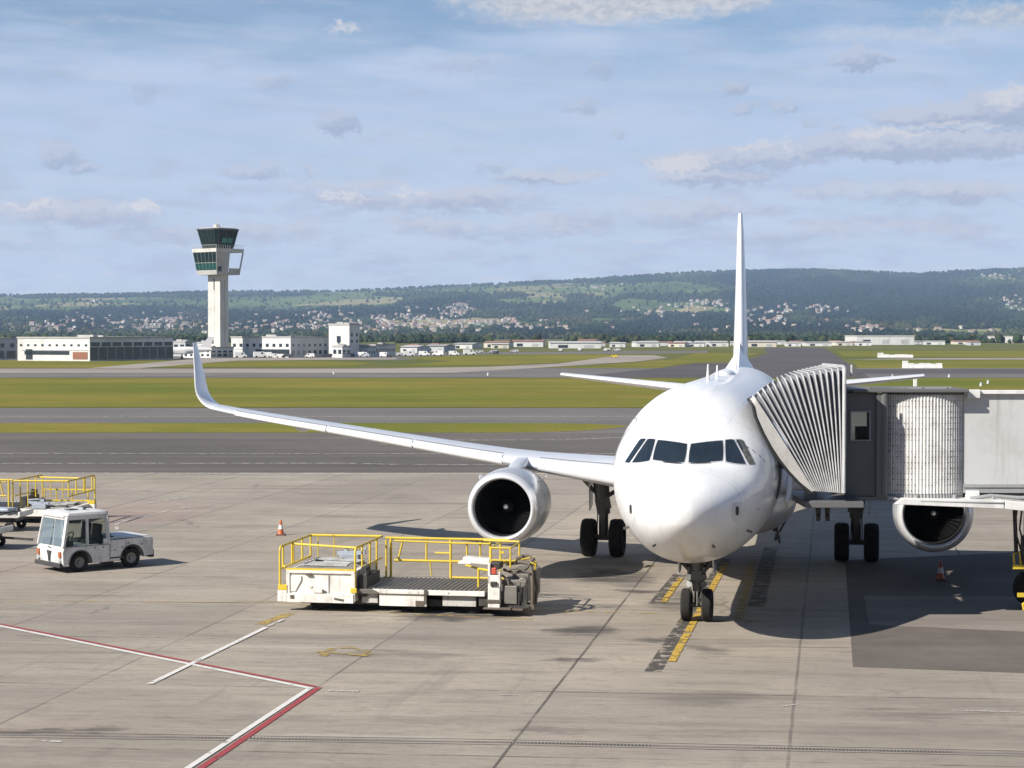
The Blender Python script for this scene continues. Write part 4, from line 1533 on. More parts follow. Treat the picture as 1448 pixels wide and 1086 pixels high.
for sx, zz_ in ((-.17, 1.06), (-.17, .90), (.17, 1.06), (.17, .90)):
    mb = MB()
    mb.lathe([(0, 0), (0, .07), (.03, .078), (.10, .05), (.13, .02)], (sx, -.22, zz_), (0, 1, 0), 16)
    mb.build('taxi_light', LAMP if sx < 0 else A_GEAR, ng, smooth=40)
for sx in (-1, 1):
    mb = MB()
    mb.prism([(-.45, 1.50), (.35, 1.50), (.30, 1.14), (-.25, 1.10)], sx * .47 - .015, sx * .47 + .015, 'x')
    dr = mb.build('gear_door', A_WHITE, ng, bevel=.005)
    dr.rotation_euler = (0, sx * -.05, 0)

secs = []
for y in (-.75, -.2, .5, 1.5):
    z = F_B(y + NG) + .02
    secs.append([(-.36, y, z + .10), (.36, y, z + .10), (.33, y, z - .035), (0, y, z - .055), (-.33, y, z - .035)])
MB().loft(secs).build('wheel_well', A_DARK, plane)
# doors of the main wheel bay, hanging open under the belly
for s in (-1, 1):
    mb = MB()
    mb.prism([(11.6, 1.42), (13.5, 1.42), (13.35, .62), (12.9, .46), (11.75, .58)], -.03, .03, 'x')
    mb.box((.09, 12.4, 1.0), (.10, 1.2, .12))
    mb.cyl((.02, 12.2, .8), (-.5, 12.3, 1.5), .03, n=8)
    mb.cyl((.10, 11.9, .7), (.12, 13.0, .75), .05, n=8)
    if s > 0:
        mb = mb.mirror_x()
    mb.xf(Matrix.Translation((s * 1.42, 0, 0)) @ Matrix.Translation((0, 0, 1.42)) @ Matrix.Rotation(s * -.16, 4, 'Y') @ Matrix.Translation((0, 0, -1.42)))
    mb.build('bay_door', A_GEAR, plane)

for s in (-1, 1):
    gx = s * 3.795
    gy = 12.64
    mb = MB()
    mb.cyl((gx, gy, .6), (gx - s * .02, gy - .02, 1.45), .13, .15, 18)
    mb.cyl((gx - s * .02, gy - .02, 1.30), (gx + s * .10, gy - .05, 2.75), .20, .27, 18)
    mb.box((gx - s * .02, gy - .16, 1.62), (.44, .2, .36), ry=.2 * s)
    mb.cyl((gx - .46, gy, .575), (gx + .46, gy, .575), .085, .085, 14)
    mb.cyl((gx, gy, 1.75), (gx - s * 1.15, gy + .1, 2.5), .065, .065, 12)
    mb.cyl((gx, gy - .05, 1.72), (gx + s * .80, gy - .05, 2.55), .06, .06, 12)
    mb.cyl((gx - s * .4, gy + .03, 2.02), (gx - s * .25, gy, 2.7), .04, .04, 8)
    mb.box((gx, gy + .28, 1.02), (.16, .34, .07), rx=.8)
    mb.box((gx, gy + .30, .76), (.16, .34, .07), rx=-.8)
    mb.box((gx, gy - .22, 1.35), (.16, .14, .4))
    for q in (-1, 1):
        mb.cyl((gx + q * .17, gy - .12, .66), (gx + q * .13, gy - .18, 2.1), .018, .018, 6)
        mb.cyl((gx + q * .30, gy, .575), (gx + q * .40, gy, .575), .24, .22, 18)
    mg = mb.build('main_gear', A_GEAR, plane, smooth=40)
    MB().cyl((gx, gy, .55), (gx - s * .01, gy, 1.0), .075, .075, 16).build('oleo_piston', A_CHROME, mg, smooth=40)
    for q in (-1, 1):
        wheel(mg, (gx + q * .435, gy, .575), .575, .44)
    mb = MB()
    mb.prism([(gy - .42, 2.62), (gy + .42, 2.62), (gy + .40, 1.55), (gy - .25, 1.40)], gx + s * .36, gx + s * .40, 'x')
    mb.build('gear_door', A_WING, mg, bevel=.01)

# --- cabin windows, doors, antennas, probes
wproto = None
for s in (-1, 1):
    for k in range(46):
        u = 7.1 + k * .533
        if 14.6 < u < 15.3 or u > 31.0:
            continue
        y = u - NG
        o = patch('cabin_window', [(y - .115, 3.86), (y + .115, 3.86), (y + .115, 4.19), (y - .115, 4.19)], CABINW, .004, axis='right' if s > 0 else 'left', rnd=.22, n=4)
for s, nm in ((-1, 'left'), (1, 'right')):
    for (u, w, z0, z1) in ((5.0, .82, 2.92, 4.78), (31.0, .80, 3.35, 4.95)):
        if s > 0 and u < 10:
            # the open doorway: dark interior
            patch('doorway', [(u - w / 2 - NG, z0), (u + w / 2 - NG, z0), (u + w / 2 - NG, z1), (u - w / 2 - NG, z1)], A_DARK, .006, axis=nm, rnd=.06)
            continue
        y = u - NG
        cs = [(y - w / 2, z0), (y + w / 2, z0), (y + w / 2, z1), (y - w / 2, z1)]
        if u > 30:
            cs = [(a, b_) for a, b_ in cs]
        p_, f_ = conform(cs, .008, 8, nm, .05)
        rim_i = [i for i in range(9)] + [9 * j + 8 for j in range(1, 9)] + [72 + i for i in range(7, -1, -1)] + [9 * j for j in range(7, 0, -1)]
        dr = MB().tube([p_[i] for i in rim_i], .012, 5, closed=True).build('door_seal', paint('door_line', (.30, .30, .31), .5), plane)
        patch('door_window', [(y - .09, z1 - .62), (y + .09, z1 - .62), (y + .09, z1 - .35), (y - .09, z1 - .35)], CABINW, .009, axis=nm, rnd=.2, n=4, parent=dr)
# open entry door, swung forward alongside the skin
secs = []
for k in range(10):
    z = 2.92 + 1.86 * k / 9
    xo = 1.975 * math.sqrt(max(0, 1 - ((z - 3.53) / 2.07) ** 2))
    secs.append([(xo + .16, -.92, z), (xo + .28, -.90, z), (xo + .33, -.20, z), (xo + .21, -.18, z)])
od = MB().loft(secs).build('open_door', paint('door_inner', (.52, .57, .64), .35, dirt=.2), plane, bevel=.03)
MB().bar((1.95, -.30, 3.7), (2.20, -.40, 3.7), .07, .10).build('hinge_arm', A_GEAR, od)
MB().cyl((2.15, -.56, 4.05), (2.26, -.56, 4.05), .13, .13, 16).build('door_window', CABINW, od)

for (u, z, hgt, ln) in ((8.4, 5.58, .42, .34), (12.0, 5.58, .34, .42), (22.5, 5.58, .36, .36)):
    mb = MB()
    y = u - NG
    mb.add([(-.03, y, z), (.03, y, z), (.03, y + ln, z), (-.03, y + ln, z), (-.012, y + ln * .45, z + hgt), (.012, y + ln * .45, z + hgt), (.012, y + ln * .95, z + hgt), (-.012, y + ln * .95, z + hgt)],
           [(3, 2, 1, 0), (4, 5, 6, 7), (0, 1, 5, 4), (1, 2, 6, 5), (2, 3, 7, 6), (3, 0, 4, 7)])
    mb.xf(Matrix.Translation((bend(y), 0, 0)))
    mb.build('blade_antenna', A_WHITE, plane, bevel=.008)
mb = MB()
secs = []
for k in range(9):
    q = k / 8
    r_ = math.sin(math.pi * (.03 + .94 * q)) ** .6
    secs.append([(.30 * r_ * math.cos(a) + bend(11), 10 + q * 2.2, 5.56 + .17 * r_ * max(-.3, math.sin(a))) for a in [2 * math.pi * i / 16 for i in range(16)]])
mb.loft(secs).build('antenna_dome', A_WHITE, plane, smooth=180)
for (x, z) in ((-.60, 2.23), (.62, 2.23), (-1.28, 2.50), (1.30, 2.45)):
    h_ = FUS_BVH.ray_cast(Vector((x, -9, z)), Vector((0, 1, 0)))
    if h_[0]:
        q = h_[0]
        MB().bar(q, q + Vector((x * .09, -.06, -.03)), .03, .05).build('probe', A_GEAR, plane)
for s in (-1, 1):
    pl = patch('static_plate', [(s * 1.13 - .085, 2.72), (s * 1.13 + .085, 2.72), (s * 1.13 + .085, 3.17), (s * 1.13 - .085, 3.17)], paint('bare_plate', (.68, .68, .68), .4, dirt=.3), .005, rnd=.1, n=5)
    patch('static_port', [(s * 1.14 - .03, 2.88), (s * 1.14 + .03, 2.88), (s * 1.14 + .03, 3.08), (s * 1.14 - .03, 3.08)], SEAL, .010, rnd=.15, n=4, parent=pl)
MARK = paint('stencil_grey', (.16, .16, .17), .5)
for (y, z, w, h_) in ((-2.05, 4.36, .05, .10), (-1.98, 4.24, .05, .07), (-1.93, 4.14, .04, .08), (-1.86, 4.02, .04, .06), (-1.80, 3.92, .04, .07), (-1.1, 3.2, .10, .05), (-2.6, 2.9, .07, .04)):
    patch('stencil_mark', [(y - w / 2, z - h_ / 2), (y + w / 2, z - h_ / 2), (y + w / 2, z + h_ / 2), (y - w / 2, z + h_ / 2)], MARK, .004, axis='right', n=2)

# ================================================================== THE BOARDING BRIDGE
BR_DARK = paint('bridge_dark_grey', (0.13, 0.13, 0.132), 0.45, dirt=.25, streak=.2, scale=1.5)
BR_MID = paint('bridge_mid_grey', (0.30, 0.305, 0.31), 0.45, dirt=.3, streak=.25, scale=1.5)
BR_LIGHT = paint('bridge_light_grey', (0.52, 0.52, 0.515), 0.42, dirt=.25, streak=.32, scale=.9)
BR_WHITE = paint('bridge_white_trim', (0.72, 0.71, 0.69), 0.45, dirt=.3, streak=.2, scale=2)
BELLOW = paint('bellows_fabric', (0.21, 0.22, 0.245), 0.75, dirt=.25, scale=2.5)
HOOP = paint('bellows_hoop', (0.48, 0.48, 0.48), 0.55, dirt=.45, scale=3)
CUSH = paint('bumper_cushion', (0.46, 0.445, 0.42), 0.75, dirt=.3, streak=.2, scale=2)
YELLOW = paint('safety_yellow', (0.62, 0.45, 0.040), 0.45, dirt=.30, rust=.42, scale=3.5, dirt_col=(.22, .15, .05))
BLACKP = paint('black_paint', (0.03, 0.03, 0.03), 0.5, dirt=.4)
bridge = thing('boarding_bridge', 'grey passenger boarding bridge with a ribbed accordion canopy pressed to the airliner', 'jet bridge', (9.0, 45.5, 0))
BO = Vector((9.0, 45.5, 0))
YN, YF = 43.6, 46.7


def bl(px, py, Y):
    return at(px, py, Y) - BO


# --- accordion canopy
TT = [(1066, 561), (1082, 548), (1104, 538), (1130, 530.5), (1160, 525), (1194, 519.5)]
tl_ = [0]
for i in range(1, len(TT)):
    tl_.append(tl_[-1] + math.dist(TT[i], TT[i - 1]))


def top_at(q):
    s_ = q * tl_[-1]
    return float(np.interp(s_, tl_, [t[0] for t in TT])), float(np.interp(s_, tl_, [t[1] for t in TT]))


def hoop(q, inset):
    """one inverted-U section of the canopy, q = 0 at the aircraft, 1 at the cab"""
    tx, ty = top_at(q)
    T = at(tx, ty, YN)
    B = at(1150 + 43 * q, 694 + 3 * q, YN)
    sh = Vector((.172 * (YF - YN) * (1 - q), 0, 0))
    far = Vector((0, YF - YN, 0)) + sh
    up_ = (T - B).normalized()
    Tn = T - up_ * inset
    pts = []
    for k in range(7):
        f = k / 7.0
        p = B.lerp(T, f)
        sag = math.sin(math.pi * f) * .05 * (1 - q)
        pts.append(p + Vector((sag, inset, -sag)))
    r_ = .16
    for k in range(5):
        a = math.pi / 2 * k / 4
        pts.append(Tn + Vector((0, inset + r_ * (1 - math.cos(a)), 0)) - up_ * r_ * (1 - math.sin(a)))
    fT = Tn + far
    for k in range(5):
        a = math.pi / 2 * k / 4
        pts.append(fT + Vector((0, -inset - r_ * (1 - math.sin(a)), 0)) - up_ * r_ * (1 - math.cos(a)))
    for k in range(1, 8):
        f = 1 - k / 7.0
        pts.append(B.lerp(T, f) + far + Vector((0, -inset, 0)))
    return [p - BO for p in pts]


NH = 17
secs = []
for i in range(2 * NH - 1):
    q = i / (2 * NH - 2)
    qq = q if i in (0, 2 * NH - 2) else q + rng.uniform(-.006, .006)
    secs.append([p + Vector((0, 0, rng.uniform(-.012, .012))) for p in hoop(qq, 0.0 if i % 2 == 0 else rng.uniform(.08, .12))])
mb = MB()
mb.loft(secs, closed=False, caps=False)
can = mb.build('accordion_canopy', BELLOW, bridge, smooth=25, fix=False)
for i in range(NH):
    q = i / (NH - 1)
    pts = [p for p in hoop(q, -0.012)]
    MB().tube(pts, .019 if i < NH - 1 else .045, 6).build('canopy_hoop', HOOP, can, smooth=60)
# thick cushion that presses on the fuselage
h0 = hoop(0.0, 0.0)
mb = MB()
low = []
for k, p in enumerate(h0):
    f = k / 7.0 if k <= 7 else (1.0 if k < len(h0) - 7 else (len(h0) - 1 - k) / 7.0)
    f = min(1, f)
    o_ = .08 + .24 * math.sin(math.pi * min(1, max(0, f * .95))) ** .8
    low.append(p + Vector((-o_ * .80, 0, -o_ * .55)))
hi_in = [p + Vector((0.02, .10 if k < 11 else -.10, -.03)) for k, p in enumerate(h0)]
lo_in = [p + Vector((0.02, .12 if k < 11 else -.12, -.03)) for k, p in enumerate(low)]
mb.loft([h0, low, lo_in, hi_in], closed=False, caps=False)
cu = mb.build('bumper_cushion', CUSH, can, smooth=40)
mb = MB()
mb.tube(low, .035, 8)
mb.build('cushion_seal', SEAL, can, smooth=60)

# --- floor, sill and side guard below the canopy
X = lambda px, Y: (px - 724) / FPX * Y - BO.x
mb = MB()
mb.box(((X(1133, 45) + X(1200, 45)) / 2, -.35, 2.86), (1.35, 3.1, .14))
mb.box((X(1172, YN), YN - BO.y + .03, 2.905), (.80, .05, .10))
mb.build('cab_floor', BR_DARK, bridge, bevel=.01)
mb = MB()
mb.box((X(1146, 44.3), 44.2 - BO.y, 3.25), (.30, .05, .66))
mb.build('side_guard', BR_MID, bridge, bevel=.01)
mb = MB()
for px in (1158, 1171):
    mb.cyl((X(px, 44.2), 44.2 - BO.y, 2.82), (X(px, 44.2), 44.2 - BO.y, 2.50), .075, .05, 10)
    mb.cyl((X(px, 44.2) - .04, 44.2 - BO.y, 2.52), (X(px, 44.2) + .04, 44.2 - BO.y, 2.52), .09, .09, 12)
mb.build('levelling_wheel', BLACKP, bridge, smooth=40)

# --- cab
CY0 = 44.68 - BO.y
xc0, xc1 = X(1196, 44.68), X(1250, 44.68)
mb = MB()
# front wall with a window opening
wx0, wx1, wz0, wz1 = X(1204, 44.68), X(1229.5, 44.68), 4.29, 4.935
z0, z1 = 2.95, 5.38
th = .09
for (a, b_, c_, d_) in ((xc0, wx0, z0, z1), (wx1, xc1, z0, z1), (wx0, wx1, z0, wz0), (wx0, wx1, wz1, z1)):
    mb.box(((a + b_) / 2, CY0 + th / 2, (c_ + d_) / 2), (b_ - a, th, d_ - c_))
cab = mb.build('cab', BR_DARK, bridge)
mb = MB()
vx0, vx1, vz0, vz1 = wx0 - .02, wx1 + .30, 3.95, 4.95
for (a, b_, c_, d_) in ((xc0, vx0, z0, z1), (vx1, xc1 + .2, z0, z1), (vx0, vx1, z0, vz0), (vx0, vx1, vz1, z1)):
    mb.box(((a + b_) / 2, CY0 + 1.9, (c_ + d_) / 2), (b_ - a, .09, d_ - c_))
mb.build('cab_rear_wall', BR_DARK, bridge)
fr = .03
mb = MB()
for (a, b_, c_, d_) in ((wx0 - fr, wx0, wz0 - fr, wz1 + fr), (wx1, wx1 + fr, wz0 - fr, wz1 + fr), (wx0, wx1, wz0 - fr, wz0), (wx0, wx1, wz1, wz1 + fr)):
    mb.box(((a + b_) / 2, CY0 - .006, (c_ + d_) / 2), (b_ - a, .05, d_ - c_))
wf = mb.build('window_frame', BR_MID, cab)
mb = MB()
mb.box(((wx0 + wx1) / 2, CY0 + .045, (wz0 + wz1) / 2), (wx1 - wx0, .012, wz1 - wz0))
mb.build('window_pane', clear_glass('cab_glass', (.80, .84, .80), .85, (.10, .10, .09)), cab)
mb = MB()
mb.box((wx1 - .13, CY0 + .30, 4.36), (.26, .25, .46))
mb.build('control_console', BLACKP, cab, bevel=.02)
mb = MB()
mb.box(((xc0 + X(1368, 44.6)) / 2 + .08, CY0 + 1.0, 5.44), (X(1368, 44.6) - xc0 - .1, 2.3, .08))
mb.prism([(xc0 + .50, 5.40), (xc0 + .75, 5.40), (xc0 + 1.5, 5.49), (xc0 + .52, 5.53)], CY0 - .12, CY0 + .5, 'y')
mb.build('cab_roof', BR_DARK, bridge, bevel=.015)
# corner post between cab and curtain, sill below
mb = MB()
mb.box((X(1243, 44.68), CY0 - .03, (z0 + z1) / 2), (.13, .12, z1 - z0))
mb.cyl((X(1251, 44.6), CY0 - .02, z0), (X(1251, 44.6), CY0 - .02, z1), .10, .10, 20)
mb.build('corner_post', BR_DARK, bridge, smooth=40)
mb = MB()
mb.box(((xc0 + X(1256, 44.6)) / 2, CY0 + .06, 2.91), (X(1256, 44.6) - xc0, .26, .09))
mb.build('cab_sill', BR_DARK, bridge, bevel=.01)
mb = MB()
mb.cyl((xc0 - .02, CY0 - .9, 5.80), (xc0 - .02, CY0 - .9, 6.06), .03, .03, 8)
mb.build('canopy_post', HOOP, bridge)

# --- slatted curtain on its curved track
xa, xb = X(1254, 44.7), X(1366, 44.7)
NS = 30
mb = MB()
arc = []
for i in range(NS * 4 + 1):
    q = i / (NS * 4)
    xx_ = xa + (xb - xa) * (0.5 - 0.5 * math.cos(math.pi * (0.12 + .76 * q)) / math.cos(math.pi * .12))
    bulge = math.sin(math.pi * (.10 + .8 * q))
    rib = (0, .018, .026, .018)[i % 4]
    arc.append((xx_, CY0 + .46 - .50 * bulge - rib))
mb.loft([[(a, b_, z) for a, b_ in arc] for z in (3.02, 5.36)], closed=False, caps=False)
m, g, b = mat_new('slat_curtain')
p = g.obj()
x_, y_, z_ = g.sep(p)
n = g.noise(p, 2.2, 6, .65)
row = g.m('FRACT', g.m('MULTIPLY', z_, 7.6))
jit = g.noise(g.scale(p, (14.0, 0.0, 7.6)), 1.0, 2, .5)
dash = g.m('MULTIPLY', g.step(row, .34, .40), g.step(row, .66, .60))
colx = g.m('FRACT', g.m('MULTIPLY', g.m('ADD', x_, 20.0), 12.6))
dash = g.m('MULTIPLY', dash, g.m('MULTIPLY', g.step(colx, .28, .36), g.step(colx, .72, .64)))
dash = g.m('MULTIPLY', dash, g.step(g.m('ADD', g.m('MULTIPLY', n, .6), g.m('MULTIPLY', jit, .6)), .50, .66))
seam = g.step(g.m('ABSOLUTE', g.m('SUBTRACT', row, .05)), .05, .02)
c = g.mix(g.step(n, .4, .7), (.70, .69, .67), (.52, .51, .49))
c = g.mix(g.m('MULTIPLY', seam, .18), c, (.25, .25, .25))
c = g.mix(g.m('MULTIPLY', dash, .88), c, (.085, .085, .085))
g.put(b.inputs['Base Color'], c)
b.inputs['Roughness'].default_value = .45
b.inputs['Metallic'].default_value = .25
mb.build('slat_curtain', m, bridge, smooth=20, fix=False)
for (z, h_) in ((2.955, .11), (5.375, .06)):
    mb = MB()
    o_ = [(a, b_ - .035) for a, b_ in arc]
    i_ = [(a, b_ + .30) for a, b_ in arc]
    mb.loft([[(a, b_, z - h_ / 2) for a, b_ in o_], [(a, b_, z + h_ / 2) for a, b_ in o_], [(a, b_, z + h_ / 2) for a, b_ in i_], [(a, b_, z - h_ / 2) for a, b_ in i_], [(a, b_, z - h_ / 2) for a, b_ in o_]], closed=False, caps=False)
    mb.build('curtain_track', BR_MID if z < 4 else BR_DARK, bridge, smooth=30)

# --- tunnel
TY = 44.95 - BO.y
xt = X(1363, 44.9)
xe = 17.0
mb = MB()
mb.box(((xt + xe) / 2, TY + 1.25, 4.28), (xe - xt, 2.5, 2.16))
tun = mb.build('tunnel', BR_LIGHT, bridge, bevel=.02)
mb = MB()
mb.box(((xt + xe) / 2, TY - .05, 3.19), (xe - xt, .09, .07))
mb.box(((xt + xe) / 2, TY - .035, 3.09), (xe - xt, .06, .13))
mb.build('lower_rail', BR_MID, tun)
mb = MB()
mb.box(((xt + xe) / 2, TY - .02, 5.40), (xe - xt - .02, .20, .09))
mb.build('roof_edge', BR_WHITE, tun, bevel=.01)
mb = MB()
for px in (1460, 1560, 1660):
    mb.box((X(px, 44.9), TY - .012, 4.28), (.05, .03, 2.0))
mb.build('panel_joint', BR_MID, tun)
for z, in ((5.36,), (2.98,)):
    mb = MB()
    mb.box((X(1377, 44.8), TY - .09, z), (.30, .20, .20))
    mb.build('junction_box', BR_WHITE, tun, bevel=.012)
mb = MB()
mb.box(((xt + xe) / 2 + .1, TY + 1.25, 2.98), (xe - xt, 2.0, .26))
for k in range(9):
    mb.box((xt + .8 + k * .75, TY + .3, 2.86), (.06, .5, .12))
mb.build('under_frame', BR_DARK, tun)
# cable tray and white service walkway slung under the tunnel
mb = MB()
p0, p1, p2 = bl(1266, 712, 44.3), bl(1420, 714, 44.3), bl(1700, 742, 44.3)
mb.prism([(p0.x, p0.z - .02), (p0.x + .18, p0.z + .11), (p1.x, p1.z + .105), (p1.x, p1.z - .09)], p0.y, p0.y + .9, 'y')
mb.prism([(p1.x + .02, p1.z - .095), (p1.x + .02, p1.z + .10), (p2.x, p2.z + .12), (p2.x, p2.z - .10)], p0.y - .01, p0.y + .89, 'y')
wk = mb.build('service_walkway', BR_WHITE, bridge, bevel=.01)
mb = MB()
mb.bar(p0 + Vector((.2, .02, .055)), p1 + Vector((0, .02, .0)) + Vector((0, -.03, .05)), .03, .02)
for px in (1296, 1350, 1404):
    q = bl(px, 700, 44.6)
    mb.cyl((q.x, q.y, 2.85), (q.x, q.y, 3.0), .05, .05, 8)
mb.build('walkway_rib', BR_MID, wk)
mb = MB()
pts = [bl(1372, 705, 44.6), bl(1400, 701, 44.6), bl(1440, 704, 44.6), bl(1500, 702, 44.6)]
mb.tube(pts, .045, 8)
pts = [bl(1255, 703, 44.5), bl(1280, 708, 44.5), bl(1300, 707, 44.5)]
mb.tube(pts, .03, 8)
mb.build('cable_loom', BR_MID, bridge, smooth=60)
mb = MB()
for px in (1270, 1305, 1340):
    mb.bar(bl(px, 556, 45.0), bl(px, 548, 45.0), .04, .04)
mb.bar(bl(1255, 549, 45.0), bl(1345, 548, 45.0), .04, .04)
mb.build('roof_rail', BR_MID, tun)

# --- drive column under the tunnel
dx0 = 12.55 - BO.x
mb = MB()
for k in (-1, 1):
    mb.box((dx0 + .35, .9 + k * .85, 1.95), (.34, .34, 2.0))
    mb.box((dx0 + .35, .9 + k * .85, 1.15), (.24, .24, .9))
mb.box((dx0 + .35, .9, .98), (.5, 2.2, .34))
mb.box((dx0 + .35, .9, 2.72), (.6, 2.4, .28))
mb.box((dx0 - .12, .2, 1.55), (.36, .4, .75))
col_ = mb.build('drive_column', BR_DARK, bridge, bevel=.02)
for k in (-1, 1):
    w = dx0 + .35
    MB().lathe([(-.16, .20), (-.18, .40), (-.12, .47), (.12, .47), (.18, .40), (.16, .20)], (w, .9 + k * .75, .47), (0, 1, 0), 28).build('drive_wheel', TYRE, col_, smooth=40)
    MB().lathe([(-.17, 0), (-.12, .22), (.12, .22), (.17, 0)], (w, .9 + k * .75, .47), (0, 1, 0), 20).build('wheel_hub', RIM, col_, smooth=30)
mb = MB()
mb.box((dx0 - .28, .10, 1.19), (.55, .06, .10))
mb.tube([(dx0 - .52, .1, 1.24), (dx0 - .54, .1, 1.5), (dx0 - .4, .1, 1.55), (dx0 - .36, .1, 1.24)], .025, 6)
mb.build('guard_rail', YELLOW, col_)
mb = MB()
mb.box((dx0 - .30, .06, .52), (.30, .05, .10))
mb.box((dx0 - .17, .06, .30), (.06, .05, .52))
mb.tube([(dx0 - .2, .08, .36), (dx0 - .32, .05, .30), (dx0 - .30, .04, .18), (dx0 - .18, .06, .16)], .04, 6)
mb.build('wheel_guard', YELLOW, col_)
mb = MB()
for k in range(5):
    x = dx0 - .42 + k * .12
    mb.tube([(x, .25, 2.60), (x - .1, .1, 2.1), (x + .05, .08, 1.6), (x + .12, .12, 1.25)], .022, 6)
mb.cyl((dx0 - .5, .2, 2.65), (dx0 - .45, .2, 1.5), .05, .05, 8)
mb.build('hydraulic_hose', BLACKP, col_, smooth=60)
# far end stands on a round pier
mb = MB()
mb.cyl((xe - .6, TY + 1.25, 0), (xe - .6, TY + 1.25, 3.1), .45, .45, 24)
mb.build('support_pier', BR_MID, bridge, smooth=40)

# ================================================================== GROUND SUPPORT EQUIPMENT
EQ_WHITE = paint('chipped_white', (0.74, 0.71, 0.65), 0.5, dirt=.35, rust=.45, streak=.30, scale=2.4, bump=.15)
EQ_WHITE2 = paint('grimy_white', (0.50, 0.49, 0.46), 0.55, dirt=.6, rust=.42, streak=.5, scale=3.0, bump=.2)
EQ_STEEL = paint('worn_steel', (0.215, 0.20, 0.18), 0.5, metal=.3, dirt=.6, rust=.36, scale=3.5)
EQ_DECK = paint('roller_deck', (0.17, 0.155, 0.14), 0.45, metal=.4, dirt=.6, rust=.40, scale=4)
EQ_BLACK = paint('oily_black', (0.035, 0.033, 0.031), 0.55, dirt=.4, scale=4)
EQ_BROWN = paint('oily_brown', (0.105, 0.085, 0.065), 0.6, dirt=.6, rust=.5, scale=5)
EQ_RED = paint('red_button_box', (0.50, 0.08, 0.05), 0.45, dirt=.2)
EQ_BLUE = paint('blue_grey_tarp', (0.33, 0.37, 0.43), 0.6, dirt=.3, scale=3)


